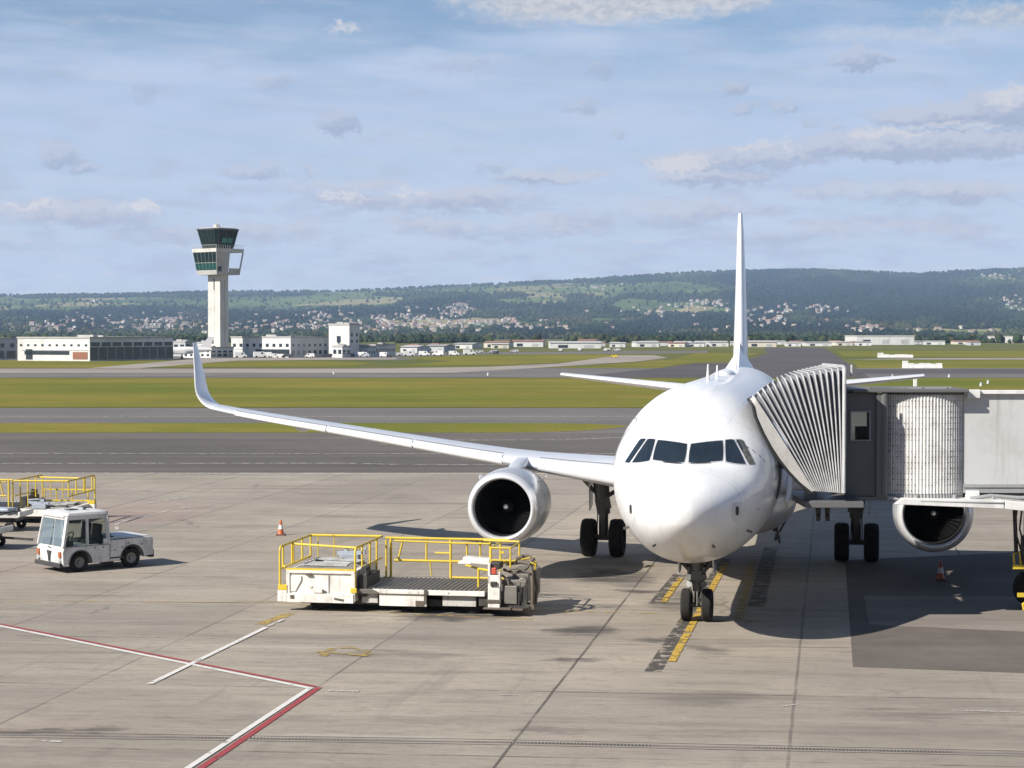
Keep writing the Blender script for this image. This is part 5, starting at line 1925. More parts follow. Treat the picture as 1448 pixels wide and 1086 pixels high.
def make_loader(label, low=False):
    pt = .46 if low else .93
    t = thing('cargo_loader', label, 'cargo loader', (0, 0, 0), 0)
    # ---- lifting platform module at one end
    mb = MB()
    mb.box((1.125, 1.27, (pt + .19) / 2), (1.80, 2.40, pt - .19))
    pf = mb.build('lift_platform', EQ_WHITE, t, bevel=.012)
    mb = MB()                                  # raised frame round the front panel, lower bumper plate
    mb.box((1.125, .03, .27), (1.74, .08, .22))
    if not low:
        mb.box((.27, .045, .56), (.09, .05, .74))
        mb.box((1.985, .045, .56), (.09, .05, .74))
        mb.box((1.125, .045, .905), (1.80, .06, .07))
        mb.box((1.33, .055, .60), (.012, .03, .48))
        mb.prism([(.34, .80), (.34, .42), (.46, .42), (.62, .70), (.62, .80)], .035, .06, 'y')
    mb.build('front_frame', EQ_WHITE, pf, bevel=.008)
    mb = MB()
    mb.box((1.2, .015, .40), (.05, .04, .16))
    mb.box((1.08, .015, .385), (.22, .03, .03))
    mb.build('latch', EQ_BROWN, pf)
    for c_, s_, r0_ in (((.82, .02, .835), (.14, .05, .05), 0), ((1.62, -.014, .25), (.24, .02, .05), .15), ((.39, .0, .29), (.10, .05, .09), 0)):
        if low and c_[2] > .5:
            continue
        mb = MB()
        mb.box(c_, s_, ry=r0_)
        mb.build('fitting', EQ_BROWN, pf)
    mb = MB()
    for k in range(11):
        y = .22 + k * .21
        mb.cyl((.42, y, pt + .025), (1.86, y, pt + .025), .042, .042, 10)
    mb.build('roller', EQ_STEEL, pf, smooth=40)
    mb = MB()
    mb.box((1.05, .9, pt + .075), (1.15, .75, .02), rz=.12, ry=.02)
    mb.box((1.35, 1.55, pt + .085), (.95, .55, .03), rz=-.18, rx=.03)
    mb.box((.85, 1.9, pt + .09), (.7, .5, .025), rz=.25)
    mb.build('loose_plate', EQ_WHITE2, pf, bevel=.006)
    mb = MB()
    mb.box((1.45, 2.3, pt + .33), (.62, .10, .05), ry=.06)
    mb.box((1.35, 2.32, pt + .20), (.75, .12, .10), ry=-.04)
    mb.box((1.3, 2.35, pt + .09), (.5, .3, .16))
    mb.box((1.2, 2.33, pt + .26), (.1, .1, .14))
    mb.build('side_guide', EQ_BLUE, pf, bevel=.008)
    mb = MB()
    mb.box((.13, .10, .30), (.26, .22, .28))
    mb.build('corner_bracket', EQ_WHITE, pf, bevel=.02)
    mb = MB()
    mb.box((.13, .10, .51), (.24, .20, .13))
    mb.box((2.0, .03, .47), (.16, .06, .12))
    mb.build('yellow_bracket', YELLOW, pf, bevel=.01)
    # railings of the platform
    r_ = .030

    def arc_rail(x, y0, y1, z0, z1):
        c_ = .14
        pts = [(x, y0, z0), (x, y0, z1 - c_)]
        for k in range(1, 6):
            a = math.pi / 2 * k / 5
            pts.append((x, y0 + c_ * (1 - math.cos(a)), z1 - c_ * (1 - math.sin(a))))
        pts.append((x, y1, z1))
        return pts
    mb = MB()
    mb.tube(arc_rail(.05, .05, 2.95, .5, 1.50), r_, 8)
    for y in (.34, 1.15, 1.28, 2.1, 2.92):
        mb.cyl((.05, y, .95), (.05, y, 1.50), r_ * .9, n=8)
    mb.bar((.05, .06, .96), (.05, 2.9, .96), .05, .05)
    mb.cyl((.05, .34, 1.02), (.24, .08, .93), .02, n=6)
    mb.build('side_railing', YELLOW, pf, smooth=60)
    mb = MB()
    mb.tube(arc_rail(2.03, .06, 2.95, .55, 1.50), r_, 8)
    for y in (.75, 1.55, 2.3):
        mb.cyl((2.04, y, .25), (2.04, y, 1.50), r_ * .9, n=8)
    mb.cyl((2.04, .75, .96), (2.04, 2.9, .96), r_ * .8, n=8)
    mb.build('side_railing', YELLOW, pf, smooth=60)
    mb = MB()
    mb.cyl((.05, 1.15, 1.46), (2.03, .55, 1.45), r_, n=8)
    mb.build('cross_rail', YELLOW, pf, smooth=60)
    mb = MB()
    mb.cyl((.05, 2.95, 1.50), (2.03, 2.95, 1.50), r_ * 1.15, n=8)
    for x in (.25, .7):
        mb.cyl((x, 2.95, .9), (x, 2.95, 1.50), .018, n=6)
    mb.build('rear_rail', YELLOW, pf, smooth=60)
    mb = MB()
    mb.bar((.25, .06, .965), (2.0, .06, .965), .05, .045)
    if low:
        mb.bar((.25, .06, .56), (2.0, .06, .56), .05, .045)
        for x in (.3, .9, 1.5, 1.95):
            mb.cyl((x, .06, .3), (x, .06, .965), .024, n=8)
    mb.build('edge_rail', YELLOW, pf, smooth=60)
    # ---- low bridge deck
    mb = MB()
    mb.box((3.72, 1.35, .445), (3.35, 2.45, .11))
    mb.box((3.72, 1.35, .30), (3.2, 1.2, .22))
    dk = mb.build('bridge_deck', EQ_DECK, t, bevel=.008)
    mb = MB()
    for k in range(26):
        x = 2.2 + k * .125
        mb.cyl((x, .25, .492), (x, 2.5, .492), .034, n=8)
    mb.build('deck_roller', EQ_STEEL, dk, smooth=40)
    mb = MB()
    mb.box((4.02, .10, .455), (2.70, .09, .115))
    mb.box((3.28, .06, .26), (1.22, .07, .28))
    mb.prism([(2.48, .515), (2.70, .515), (2.72, .40)], .055, .14, 'y')
    bm_ = mb.build('side_beam', EQ_WHITE, dk, bevel=.006)
    mb = MB()
    mb.box((3.28, .02, .405), (1.22, .03, .03))
    mb.box((3.72, .018, .20), (.22, .02, .12))
    mb.box((3.86, .035, .36), (.07, .06, .34))
    mb.build('rust_trim', EQ_BROWN, dk)
    mb = MB()
    mb.box((4.70, .24, .26), (.86, .08, .27))
    mb.build('recessed_panel', EQ_WHITE2, dk, bevel=.008)
    mb = MB()
    mb.box((2.36, .30, .27), (.42, .08, .24))
    mb.build('recessed_panel', EQ_WHITE2, dk, bevel=.008)
    mb = MB()
    mb.box((2.20, .9, .55), (.20, 1.4, .50))
    mb.box((2.18, .5, .75), (.14, .3, .5))
    mb.tube([(2.2, .3, .5), (2.25, .4, .9), (2.2, .7, 1.0), (2.22, .9, .6)], .05, 8)
    mb.build('scissor_lift', EQ_BLACK, dk)
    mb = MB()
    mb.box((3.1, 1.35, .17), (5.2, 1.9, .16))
    mb.build('chassis', EQ_BLACK, t)  # black box added under the body to deepen the shade in the gap
    # wheels
    for x in (1.0, 3.6, 5.0):
        for y in (.45, 2.2):
            MB().lathe([(-.09, .09), (-.10, .22), (-.07, .27), (.07, .27), (.10, .22), (.09, .09)], (x, y, .20), (0, 1, 0), 20).build('wheel', TYRE, t, smooth=40)
    # rear railing of the deck
    mb = MB()
    y = 2.62
    mb.cyl((2.2, y, 1.50), (5.55, y, 1.50), r_ * 1.1, n=8)
    mb.cyl((2.45, y - .02, 1.43), (4.05, y - .02, 1.40), r_ * .8, n=8)
    mb.cyl((4.05, y - .05, 1.40), (5.05, y - .05, 1.40), r_ * .9, n=8)
    mb.cyl((2.45, y, .93), (5.55, y, .93), r_ * 1.1, n=8)
    mb.cyl((4.02, y, .52), (5.5, y, .52), r_, n=8)
    mb.cyl((2.35, y, .45), (2.35, y, 1.52), r_ * 1.2, n=8)
    mb.cyl((2.26, y - .15, .45), (2.26, y - .15, 1.46), r_, n=8)
    mb.cyl((2.55, y, .93), (2.68, y, 1.45), r_ * .9, n=8)
    for x, za, zb_ in ((3.32, .93, 1.46), (3.98, .45, 1.5), (4.42, .93, 1.44), (4.78, .93, 1.44), (5.05, .5, 1.44)):
        mb.cyl((x, y, za), (x, y, zb_), r_ * (.9 if za > .6 else 1.15), n=8)
    mb.cyl((3.55, y, 1.14), (3.95, y, 1.14), .025, n=6)
    mb.tube([(3.42, y, .93), (3.44, y, .7), (3.46, y, .55)], .02, 6)
    mb.build('deck_railing', YELLOW, t, smooth=60)
    mb = MB()
    mb.cyl((5.05, .95, .5), (5.05, .95, .98), r_, n=8)
    mb.cyl((5.45, .55, .45), (5.45, .55, .98), r_, n=8)
    mb.tube([(5.05, .95, .96), (5.3, .7, .96), (5.45, .55, .96)], r_, 8)
    mb.cyl((5.05, .95, .96), (4.6, 1.6, .96), r_ * .9, n=8)
    mb.build('gate_rail', YELLOW, t, smooth=60)
    # ---- operator stand and engine at the other end
    mb = MB()
    mb.box((5.62, .14, .52), (.30, .26, .80))
    mb.box((5.50, .11, .95), (.06, .20, .50))
    mb.box((5.76, .11, .82), (.05, .20, .36))
    st = mb.build('control_stand', EQ_WHITE, t, bevel=.012)
    mb = MB()
    mb.box((5.62, .06, 1.02), (.12, .10, .16))
    mb.build('switch_box', EQ_RED, st, bevel=.02)
    mb = MB()
    mb.box((5.62, .10, .72), (.16, .30, .10))
    mb.box((5.58, 0.0, .66), (.05, .02, .05))
    mb.build('control_gear', EQ_BLACK, st, bevel=.01)
    mb = MB()
    mb.box((5.63, .35, 1.13), (.26, .5, .16))
    mb.build('control_head', EQ_BLACK, st, bevel=.02)
    mb = MB()
    mb.box((5.35, .30, .30), (.28, .34, .30))
    mb.build('valve_block', EQ_BLACK, st, bevel=.02)
    mb = MB()
    mb.box((5.62, .12, .30), (.36, .30, .07))
    mb.box((5.72, .02, .13), (.70, .32, .035))
    mb.build('step_plate', EQ_BROWN, st, bevel=.006)
    mb = MB()
    mb.box((5.02, 1.0, 1.16), (.70, .42, .14), ry=.06)
    mb.box((4.72, .95, 1.11), (.34, .34, .07))
    mb.box((5.3, .5, .38), (.3, .3, .22))
    mb.build('white_cover', EQ_WHITE, st, bevel=.02)
    mb = MB()
    mb.box((6.10, .75, .50), (.62, 1.0, .56))
    mb.box((6.02, .20, .44), (.34, .16, .44))
    mb.box((6.20, .9, .82), (.42, .6, .14))
    mb.cyl((6.3, .35, .72), (6.3, .9, .72), .12, .12, 14)
    mb.box((6.15, 1.9, .55), (.55, 1.0, .66))
    en = mb.build('engine_block', EQ_STEEL, t, bevel=.02)
    mb = MB()
    mb.box((6.18, .20, .34), (.14, .08, .34))
    mb.box((6.34, .24, .40), (.20, .06, .46))
    mb.box((5.9, .24, .20), (.5, .1, .1))
    mb.box((6.1, .5, .15), (.8, .7, .06))
    for k in range(5):
        mb.cyl((5.88 + k * .13, .16, .3), (5.88 + k * .13, .16, .74), .014, n=6)
    mb.build('engine_detail', EQ_BLACK, en, bevel=.006)
    mb = MB()
    mb.tube([(6.55, .30, .12), (6.56, .30, .7), (6.53, .32, 1.0), (6.45, .5, 1.16), (6.2, .7, 1.18), (5.8, .8, 1.12)], .055, 8)
    mb.tube([(6.62, .38, .20), (6.66, .4, .6), (6.58, .4, 1.02)], .04, 8)
    mb.tube([(5.8, .4, 1.02), (6.1, .3, .94), (6.4, .36, 1.06), (6.56, .5, 1.3)], .035, 8)
    mb.tube([(5.8, .22, .9), (5.95, .14, .8), (6.0, .16, .6)], .03, 8)
    mb.tube([(6.0, 1.2, 1.2), (6.3, 1.0, 1.3), (6.5, .8, 1.25), (6.6, .6, 1.1)], .04, 8)
    mb.tube([(5.85, .3, 1.0), (6.2, .2, 1.08), (6.5, .25, .95)], .028, 8)
    mb.box((6.5, .35, .15), (.22, .3, .10))
    mb.box((5.98, .10, .11), (.75, .25, .04), rz=.04)
    mb.build('hydraulic_hose', EQ_BROWN, en, smooth=60)
    mb = MB()
    for (a, b_) in (((5.45, .55, 1.52), (5.45, 1.9, 1.52)), ((5.45, .55, 1.52), (5.95, .55, 1.52)), ((5.95, .55, 1.52), (5.95, 1.9, 1.52)),
                    ((5.45, .55, 1.05), (5.45, .55, 1.52)), ((5.95, .55, 1.05), (5.95, .55, 1.52)), ((5.7, .55, 1.05), (5.7, .55, 1.35)),
                    ((5.45, .55, 1.22), (5.95, .55, 1.22)), ((5.95, 1.9, 1.1), (5.95, 1.9, 1.52)), ((5.45, 1.9, .5), (5.45, 1.9, 1.52)),
                    ((5.55, .5, 1.12), (6.5, .9, 1.27)), ((6.45, .6, 1.05), (6.62, .5, 1.22)), ((4.95, 2.2, 1.52), (5.95, 1.9, 1.54)), ((6.5, .9, 1.27), (6.6, .5, 1.0))):
        mb.cyl(a, b_, .024, n=8)
    mb.box((5.75, .52, 1.42), (.09, .04, .05))
    mb.tube([(6.42, .5, 1.05), (6.5, .42, 1.2), (6.62, .42, 1.16), (6.6, .45, 1.0)], .025, 6)
    mb.build('operator_basket', YELLOW, t, smooth=60)
    return t


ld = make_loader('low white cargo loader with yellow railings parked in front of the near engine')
ld.scale = (.955, .955, 1)
ld.location = gp(392.5, 864.0) + Vector((0, 0, .07))
ld.rotation_euler = (0, 0, -R(9.8))
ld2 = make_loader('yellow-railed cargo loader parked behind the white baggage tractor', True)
q = gp(116, 741)
ld2.location = q + Vector((0, 2.4, .07))
ld2.rotation_euler = (0, 0, R(180 - 6))
for o in (ld, ld2):
    o['group'] = 'cargo loaders on the apron'

# ------------------------------------------------------------------ baggage tractor
TR_W = paint('tractor_white', (0.66, 0.65, 0.63), 0.45, dirt=.45, rust=.26, streak=.35, scale=2.4)
TR_D = paint('tractor_dark_trim', (0.04, 0.04, 0.042), 0.55, dirt=.4)
TR_IN = paint('tractor_interior', (0.045, 0.05, 0.05), 0.7, dirt=.3)
AMBER = paint('amber_lens', (0.42, 0.12, 0.035), 0.25, dirt=.4)
REDL = paint('red_lens', (0.45, 0.05, 0.04), 0.2, dirt=.1)
tr = thing('baggage_tractor', 'small white baggage tractor with a glazed cab and flat rear deck facing left', 'airport tractor', (0, 0, 0))
HW = .78


def arch(cx, r, z0, n=9):
    return [(cx + r * math.cos(a), z0 + r * math.sin(a)) for a in [math.pi - math.pi * i / n for i in range(n + 1)]]


prof = [(0.02, .22), (.0, .58), (.06, .74), (1.50, .74), (1.52, .84), (2.86, .87), (2.92, .80), (2.92, .34), (2.62, .30)] + arch(2.22, .36, .30)[::-1] + [(1.80, .24), (1.0, .22)] + arch(.56, .35, .26)[::-1] + [(.15, .22)]
mb = MB()
mb.prism(prof, -HW, HW, 'y')
body = mb.build('body', TR_W, tr, bevel=.018)
mb = MB()
mb.box((1.45, 0, .30), (2.3, 1.1, .2))
mb.box((2.90, 0, .36), (.12, 1.5, .22))
mb.box((3.0, 0, .42), (.14, .16, .12))
mb.box((1.60, -.30, .19), (.30, .5, .10))
mb.box((-.02, 0, .22), (.12, 1.5, .12))
mb.box((1.72, -HW - .005, .33), (.42, .02, .04))
mb.build('chassis', TR_D, tr, bevel=.012)
mb = MB()
mb.box((2.2, 0, .885), (1.24, 1.46, .03))
mb.box((1.62, 0, .88), (.10, 1.4, .05))
dk_ = mb.build('rear_deck', TR_W, tr, bevel=.008)
mb = MB()
mb.box((1.72, -.25, .93), (.16, .14, .09))
mb.box((1.62, -.45, .915), (.22, .3, .04))
mb.build('deck_fitting', TR_D, dk_, bevel=.01)
for x, r in ((.56, .27), (2.22, .28)):
    for y in (-1, 1):
        k = .10
        MB().lathe([(-k * .6, r * .55), (-k, r * .68), (-k, r * .88), (-k * .7, r), (k * .7, r), (k, r * .88), (k, r * .68), (k * .6, r * .55)], (x, y * (HW - .12), r), (0, 1, 0), 32, close_ring=True).build('wheel', TYRE, tr, smooth=40)
        w_ = tr.children[-1] if False else None
        MB().lathe([(-k * .7, 0), (-k * .75, r * .2), (-k * .4, r * .26), (-k * .5, r * .48), (-k * .75, r * .58), (k * .75, r * .58), (k * .5, r * .48), (k * .4, r * .26), (k * .75, r * .2), (k * .7, 0)], (x, y * (HW - .12), r), (0, 1, 0), 20).build('wheel_rim', RIM, tr, smooth=30)
        mb = MB()
        ro = [(x + (.36 if x > 1 else .35) * math.cos(a), (.30 if x > 1 else .26) + (.36 if x > 1 else .35) * math.sin(a)) for a in [math.pi * i / 12 for i in range(13)]]
        mb.tube([(a, y * (HW + .004), b_) for a, b_ in ro], .022, 6)
        mb.build('wheel_arch', TR_D, tr)
# cab frame
LEAN = .16
fx = lambda z: .04 + LEAN * (z - .74) / .80
mb = MB()
for y in (-1, 1):
    yy_ = y * (HW - .04)
    yt = y * (HW - .09)
    mb.bar((fx(.74), yy_, .72), (fx(1.56), yt, 1.56), .09, .09)
    mb.bar((.80, yy_, .72), (.82, yt, 1.56), .08, .09)
    mb.bar((1.48, yy_, .72), (1.44, yt, 1.56), .10, .10)
    mb.bar((fx(1.53), yt, 1.535), (1.46, yt, 1.535), .07, .09)
mb.bar((fx(1.53), -.7, 1.535), (fx(1.53), .7, 1.535), .07, .09)
mb.bar((1.45, -.7, 1.535), (1.45, .7, 1.535), .07, .09)
mb.bar((fx(1.15) - .005, 0, .74), (fx(1.56), 0, 1.54), .035, .03)
mb.box((1.46, -.42, .85), (.05, .6, .28))
mb.box((1.40, -HW + .045, .80), (.18, .06, .2))
cabf = mb.build('cab_frame', TR_W, tr, bevel=.01)
mb = MB()
secs = []
for (z, k, f) in ((1.56, .0, 0), (1.62, .025, .01), (1.68, .0, .02), (1.715, -.10, .03), (1.725, -.25, .05)):
    x0, x1, w = .12 - k + f, 1.52 + k - f, HW - .07 + k
    c_ = .10
    secs.append([(x0 + c_, -w, z), (x1 - c_, -w, z), (x1, -w + c_, z), (x1, w - c_, z), (x1 - c_, w, z), (x0 + c_, w, z), (x0, w - c_, z), (x0, -w + c_, z)])
mb.loft(secs)
rf = mb.build('cab_roof', TR_W, tr, smooth=35)
mb = MB()
mb.box((.62, -.15, 1.735), (.26, .34, .03))
mb.cyl((.95, -.3, 1.72), (.95, -.3, 1.80), .05, .04, 12)
mb.box((1.25, .2, 1.735), (.10, .2, .03))
mb.build('roof_hatch', TR_D, rf)
TGL = clear_glass('tractor_glass', (.60, .70, .74), .42, (.20, .25, .29))  # windscreen: pale bluish base colour stands in for reflected sky
TGL2 = clear_glass('tractor_side_glass', (.80, .85, .82), .82)
mb = MB()
for (y0, y1) in ((-.70, -.025), (.025, .70)):
    a, b_ = .76, 1.49
    mb.add([(fx(a) - .01, y0, a), (fx(a) - .01, y1, a), (fx(b_) - .01, y1 * .965, b_), (fx(b_) - .01, y0 * .965, b_)], [(0, 1, 2, 3)])
mb.build('windscreen', TGL, tr)
for y in (-1, 1):
    for (x0, x1) in ((.12, .77), (.86, 1.40)):
        mb = MB()
        mb.add([(x0 + (.0 if x0 > .5 else .02), y * (HW - .04), .76), (x1, y * (HW - .04), .76), (x1, y * (HW - .085), 1.50), (x0 + (.0 if x0 > .5 else .13), y * (HW - .085), 1.50)], [(0, 1, 2, 3)])
        mb.build('side_window', TGL2, tr)
mb = MB()
mb.add([(1.47, -.66, .98), (1.47, .66, .98), (1.455, .66, 1.5), (1.455, -.66, 1.5)], [(0, 1, 2, 3)])
mb.build('rear_window', TGL2, tr)
mb = MB()
mb.box((1.15, -.30, .78), (.42, .44, .14))
mb.box((1.34, -.30, 1.05), (.12, .44, .50), ry=.12)
mb.box((1.15, .32, .78), (.42, .44, .14))
mb.box((1.34, .32, 1.05), (.12, .44, .50), ry=.12)
mb.build('seat', TR_IN, tr, bevel=.04)
mb = MB()
mb.box((.26, 0, .82), (.26, 1.36, .16))
mb.tube([(.48 + .17 * math.cos(a) * .5, -.30 + .17 * math.sin(a), 1.0 + .17 * math.cos(a) * .6) for a in [2 * math.pi * i / 16 for i in range(16)]], .018, 6, closed=True)
mb.cyl((.34, -.30, .86), (.48, -.30, 1.0), .025, n=8)
mb.build('dashboard', TR_IN, tr)
for y in (-1, 1):
    mb = MB()
    mb.box((-.01, y * .64, .52), (.06, .13, .17))
    hl = mb.build('lamp_cluster', AMBER, tr, bevel=.012)
    mb = MB()
    mb.cyl((-.045, y * .64, .36), (.0, y * .64, .36), .055, n=16)
    mb.build('headlight', LAMP, tr, smooth=40)
    mb = MB()
    mb.box((2.94, y * .64, .62), (.04, .10, .16))
    mb.build('tail_lamp', REDL, tr, bevel=.01)
mb = MB()
mb.prism([(-.13, .60), (.13, .60), (.06, .46), (.03, .30), (-.03, .30), (-.06, .46)], -.028, .0, 'x')
mb.box((-.01, 0, .70), (.03, .10, .03))
mb.build('front_badge', TR_D, tr)
mb = MB()
for (x, z) in ((1.02, .66), (1.28, .66), (1.9, .62), (2.1, .72), (1.66, .55), (2.55, .66)):
    mb.box((x, -HW - .004, z), (.06, .012, .025))
mb.box((1.50, -HW - .003, .50), (.012, .01, .5))
mb.box((2.02, -HW - .003, .60), (.010, .01, .36))
mb.box((.81, -HW - .003, .735), (1.4, .012, .012))
mb.build('panel_seam', TR_D, tr)
q = gp(111, 808.5)
TA = R(41)
tr.rotation_euler = (0, 0, TA)
off = Matrix.Rotation(TA, 3, 'Z') @ Vector((.56, -HW + .12, 0))
tr.location = q - off

# ------------------------------------------------------------------ dollies at the edge
def make_dolly(label):
    t = thing('baggage_dolly', label, 'dolly', (0, 0, 0))
    mb = MB()
    mb.box((0, 0, .52), (2.6, 1.5, .08))
    d = mb.build('deck', EQ_WHITE2, t, bevel=.01)
    mb = MB()
    for k in range(9):
        mb.cyl((-1.2 + k * .3, -.7, .585), (-1.2 + k * .3, .7, .585), .04, n=8)
    mb.build('roller', EQ_STEEL, d, smooth=40)
    for x in (-1.32, 1.32):
        mb = MB()
        mb.box((x, 0, .60), (.06, 1.5, .16))
        mb.build('end_stop', EQ_WHITE, d, bevel=.01)
    mb = MB()
    mb.box((0, 0, .40), (2.2, .9, .14))
    mb.bar((1.2, 0, .36), (2.3, 0, .30), .07, .07)
    mb.build('chassis', EQ_BLACK, t)
    for x in (-.95, .95):
        for y in (-.62, .62):
            MB().lathe([(-.06, .05), (-.07, .13), (-.05, .17), (.05, .17), (.07, .13), (.06, .05)], (x, y, .17), (0, 1, 0), 20).build('wheel', TYRE, t, smooth=40)
    mb = MB()
    mb.box((.5, .1, .72), (.9, .7, .16), rz=.2)
    mb.box((-.5, -.1, .70), (.7, .6, .12), rz=-.2)
    mb.build('folded_cover', EQ_BLUE, d, bevel=.05)
    return t


dl = make_dolly('low roller dolly left of the tractor cab, nearest of the dollies')
dl.location = gp(-62, 779) + Vector((0, .8, 0))
dl.rotation_euler = (0, 0, R(-8))
dl2 = copy_tree(dl)
dl2['label'] = 'low roller dolly between the tractor cab and the railed loader behind'
dl2.location = gp(-24, 752) + Vector((0, .7, 0))
dl2.rotation_euler = (0, 0, R(176))
for o in (dl, dl2):
    o['group'] = 'dollies at the edge of the apron'

# ------------------------------------------------------------------ cones
ORANGE = paint('cone_orange', (0.50, 0.105, 0.028), 0.5, dirt=.5, scale=5)
CONEW = paint('cone_white_band', (0.72, 0.70, 0.68), 0.4, dirt=.3, scale=5)
CONEB = paint('cone_base_rubber', (0.14, 0.05, 0.03), 0.7, dirt=.5, scale=5)


def make_cone(label, loc):
    t = thing('traffic_cone', label, 'traffic cone', loc)
    MB().lathe([(.05, .155), (.06, .145), (.22, .112), (.40, .075), (.44, .068), (.56, .044), (.58, .03), (.575, .0)], (0, 0, 0), (0, 0, 1), 24).build('cone_body', ORANGE, t, smooth=50)
    MB().lathe([(.235, .1125), (.40, .0785), (.40, .074), (.235, .108)], (0, 0, 0), (0, 0, 1), 24, close_ring=True).build('reflective_band', CONEW, t, smooth=50)
    mb = MB()
    mb.box((0, 0, .03), (.42, .42, .055), taper=(.9, .9))
    mb.build('cone_base', CONEB, t, bevel=.012)
    t.scale = (.74, .74, .90)
    return t


make_cone('orange and white cone standing in sunlight beyond the front loader', gp(397, 757))
c2 = make_cone('orange and white cone in shade below the engine by the bridge', gp(1330, 821))
for o in COL.objects:
    if o.name.startswith('traffic_cone'):
        o['group'] = 'cones on the apron'

# ================================================================== CONTROL TOWER, TERMINAL BUILDINGS, AIRFIELD ITEMS
T_CONC = paint('tower_concrete', (0.56, 0.54, 0.49), 0.7, dirt=.3, streak=.35, scale=.25)
T_CONC2 = paint('tower_panel', (0.44, 0.42, 0.385), 0.7, dirt=.25, streak=.3, scale=.3)
T_DARK = paint('tower_dark_frame', (0.045, 0.05, 0.05), 0.5, dirt=.2)
T_GLASS = glass_dark('tower_glass', (0.006, 0.014, 0.014), 0.10, .6, .25)
T_GLASS2 = glass_dark('tower_green_glass', (0.008, 0.038, 0.035), 0.10, .6, .3)
B_WHITE = paint('building_white', (0.62, 0.615, 0.59), 0.65, dirt=.25, streak=.3, scale=.12)
B_GREY = paint('building_grey', (0.42, 0.43, 0.43), 0.6, dirt=.2, streak=.2, scale=.15)
B_ROOF = paint('flat_roof', (0.38, 0.37, 0.36), 0.8, dirt=.3, scale=.2)
B_GLASS = glass_dark('building_glass', (0.02, 0.028, 0.034), 0.12, .5)

TD = 545.0
tw = thing('control_tower', 'tall pale concrete control tower with dark outward-leaning glass cab', 'control tower', (at(308.8, 500, TD).x, TD, 0), R(-40))
S = TD / FPX                                           # metres per picture unit there
zt_ = lambda py: CAM_H + (472 - py) * S


def ring(hx, hy, z, ch=0.0, cx=0.0, cy=0.0):
    if ch <= 0:
        return [(cx - hx, cy - hy, z), (cx + hx, cy - hy, z), (cx + hx, cy + hy, z), (cx - hx, cy + hy, z)]
    return [(cx - hx + ch, cy - hy, z), (cx + hx - ch, cy - hy, z), (cx + hx, cy - hy + ch, z), (cx + hx, cy + hy - ch, z), (cx + hx - ch, cy + hy, z), (cx - hx + ch, cy + hy, z), (cx - hx, cy + hy - ch, z), (cx - hx, cy - hy + ch, z)]



mb = MB()
mb.loft([ring(2.6, 1.6, -.2), ring(2.55, 1.55, zt_(389))])
mb.box((0, -1.58, zt_(389) / 2 + 1), (.35, .12, zt_(389) - 2.4))
shaft = mb.build('shaft', T_CONC, tw)
mb = MB()
mb.box((2.585, .2, zt_(440)), (.06, .5, zt_(389) - 6))
mb.box((2.585, -.7, zt_(440)), (.06, .12, zt_(389) - 6))
mb.build('shaft_recess', T_CONC2, shaft)
mb = MB()
mb.box((-.6, -1.60, zt_(482)), (.9, .10, 1.6))
mb.box((.1, -1.655, zt_(402)), (.25, .08, 3.2))
mb.build('shaft_window', T_GLASS, shaft)
zg0, zg1, zg2 = zt_(389), zt_(357.5), zt_(352.5)
hb, ht = 4.15, 5.0
# gallery: solid front half, open terrace behind
mb = MB()
mb.add([(-hb, -hb, zg0), (hb, -hb, zg0), (hb, .1, zg0), (-hb, .1, zg0), (-ht, -ht, zg1), (ht, -ht, zg1), (ht, .1, zg1), (-ht, .1, zg1)],
       [(3, 2, 1, 0), (4, 5, 6, 7), (0, 1, 5, 4), (1, 2, 6, 5), (2, 3, 7, 6), (3, 0, 4, 7)])
gal = mb.build('gallery', T_CONC2, tw)
mb = MB()
mb.loft([ring(ht + .12, ht + .12, zg1), ring(ht + .2, ht + .2, zg2)])
mb.build('gallery_roof', T_CONC, gal)
mb = MB()
mb.box((0, hb / 2, zg0 + .45), (2 * hb, hb, .9))
mb.box((hb + .15, hb * .55, zg0 + 1.2), (.25, hb * .9, 1.3))
for (x, y) in ((1, 1), (-1, 1)):
    mb.bar((x * hb, y * hb, zg0), (x * ht, y * ht, zg1), .45, .45)
mb.build('terrace', T_CONC2, gal)


def lean(u0, u1, v0, v1, off=.05):
    """panel on the sunlit leaning face; u along the face, v up"""
    def P(u, v):
        h_ = hb + (ht - hb) * v
        return (-h_ + 2 * h_ * u, -h_ - off, zg0 + (zg1 - zg0) * v)
    return [P(u0, v0), P(u1, v0), P(u1, v1), P(u0, v1)]


for (v0, v1, mt, nm) in ((.54, .99, T_GLASS, 'window_band'), (.20, .52, T_GLASS2, 'window_band')):
    for k in range(6):
        mb = MB()
        mb.add(lean(.01 + k * .165, .01 + (k + 1) * .165 - .012, v0, v1), [(0, 1, 2, 3)])
        mb.build(nm, mt, gal)
for k in range(8):
    mb = MB()
    mb.add(lean(.04 + k * .12, .09 + k * .12, .07, .17), [(0, 1, 2, 3)])
    mb.build('small_window', B_GREY, gal)
mb = MB()
mb.box((hb + .25, -hb + .9, zg0 + 1.6), (.3, 1.2, 1.4))
mb.build('small_window', T_DARK, gal)
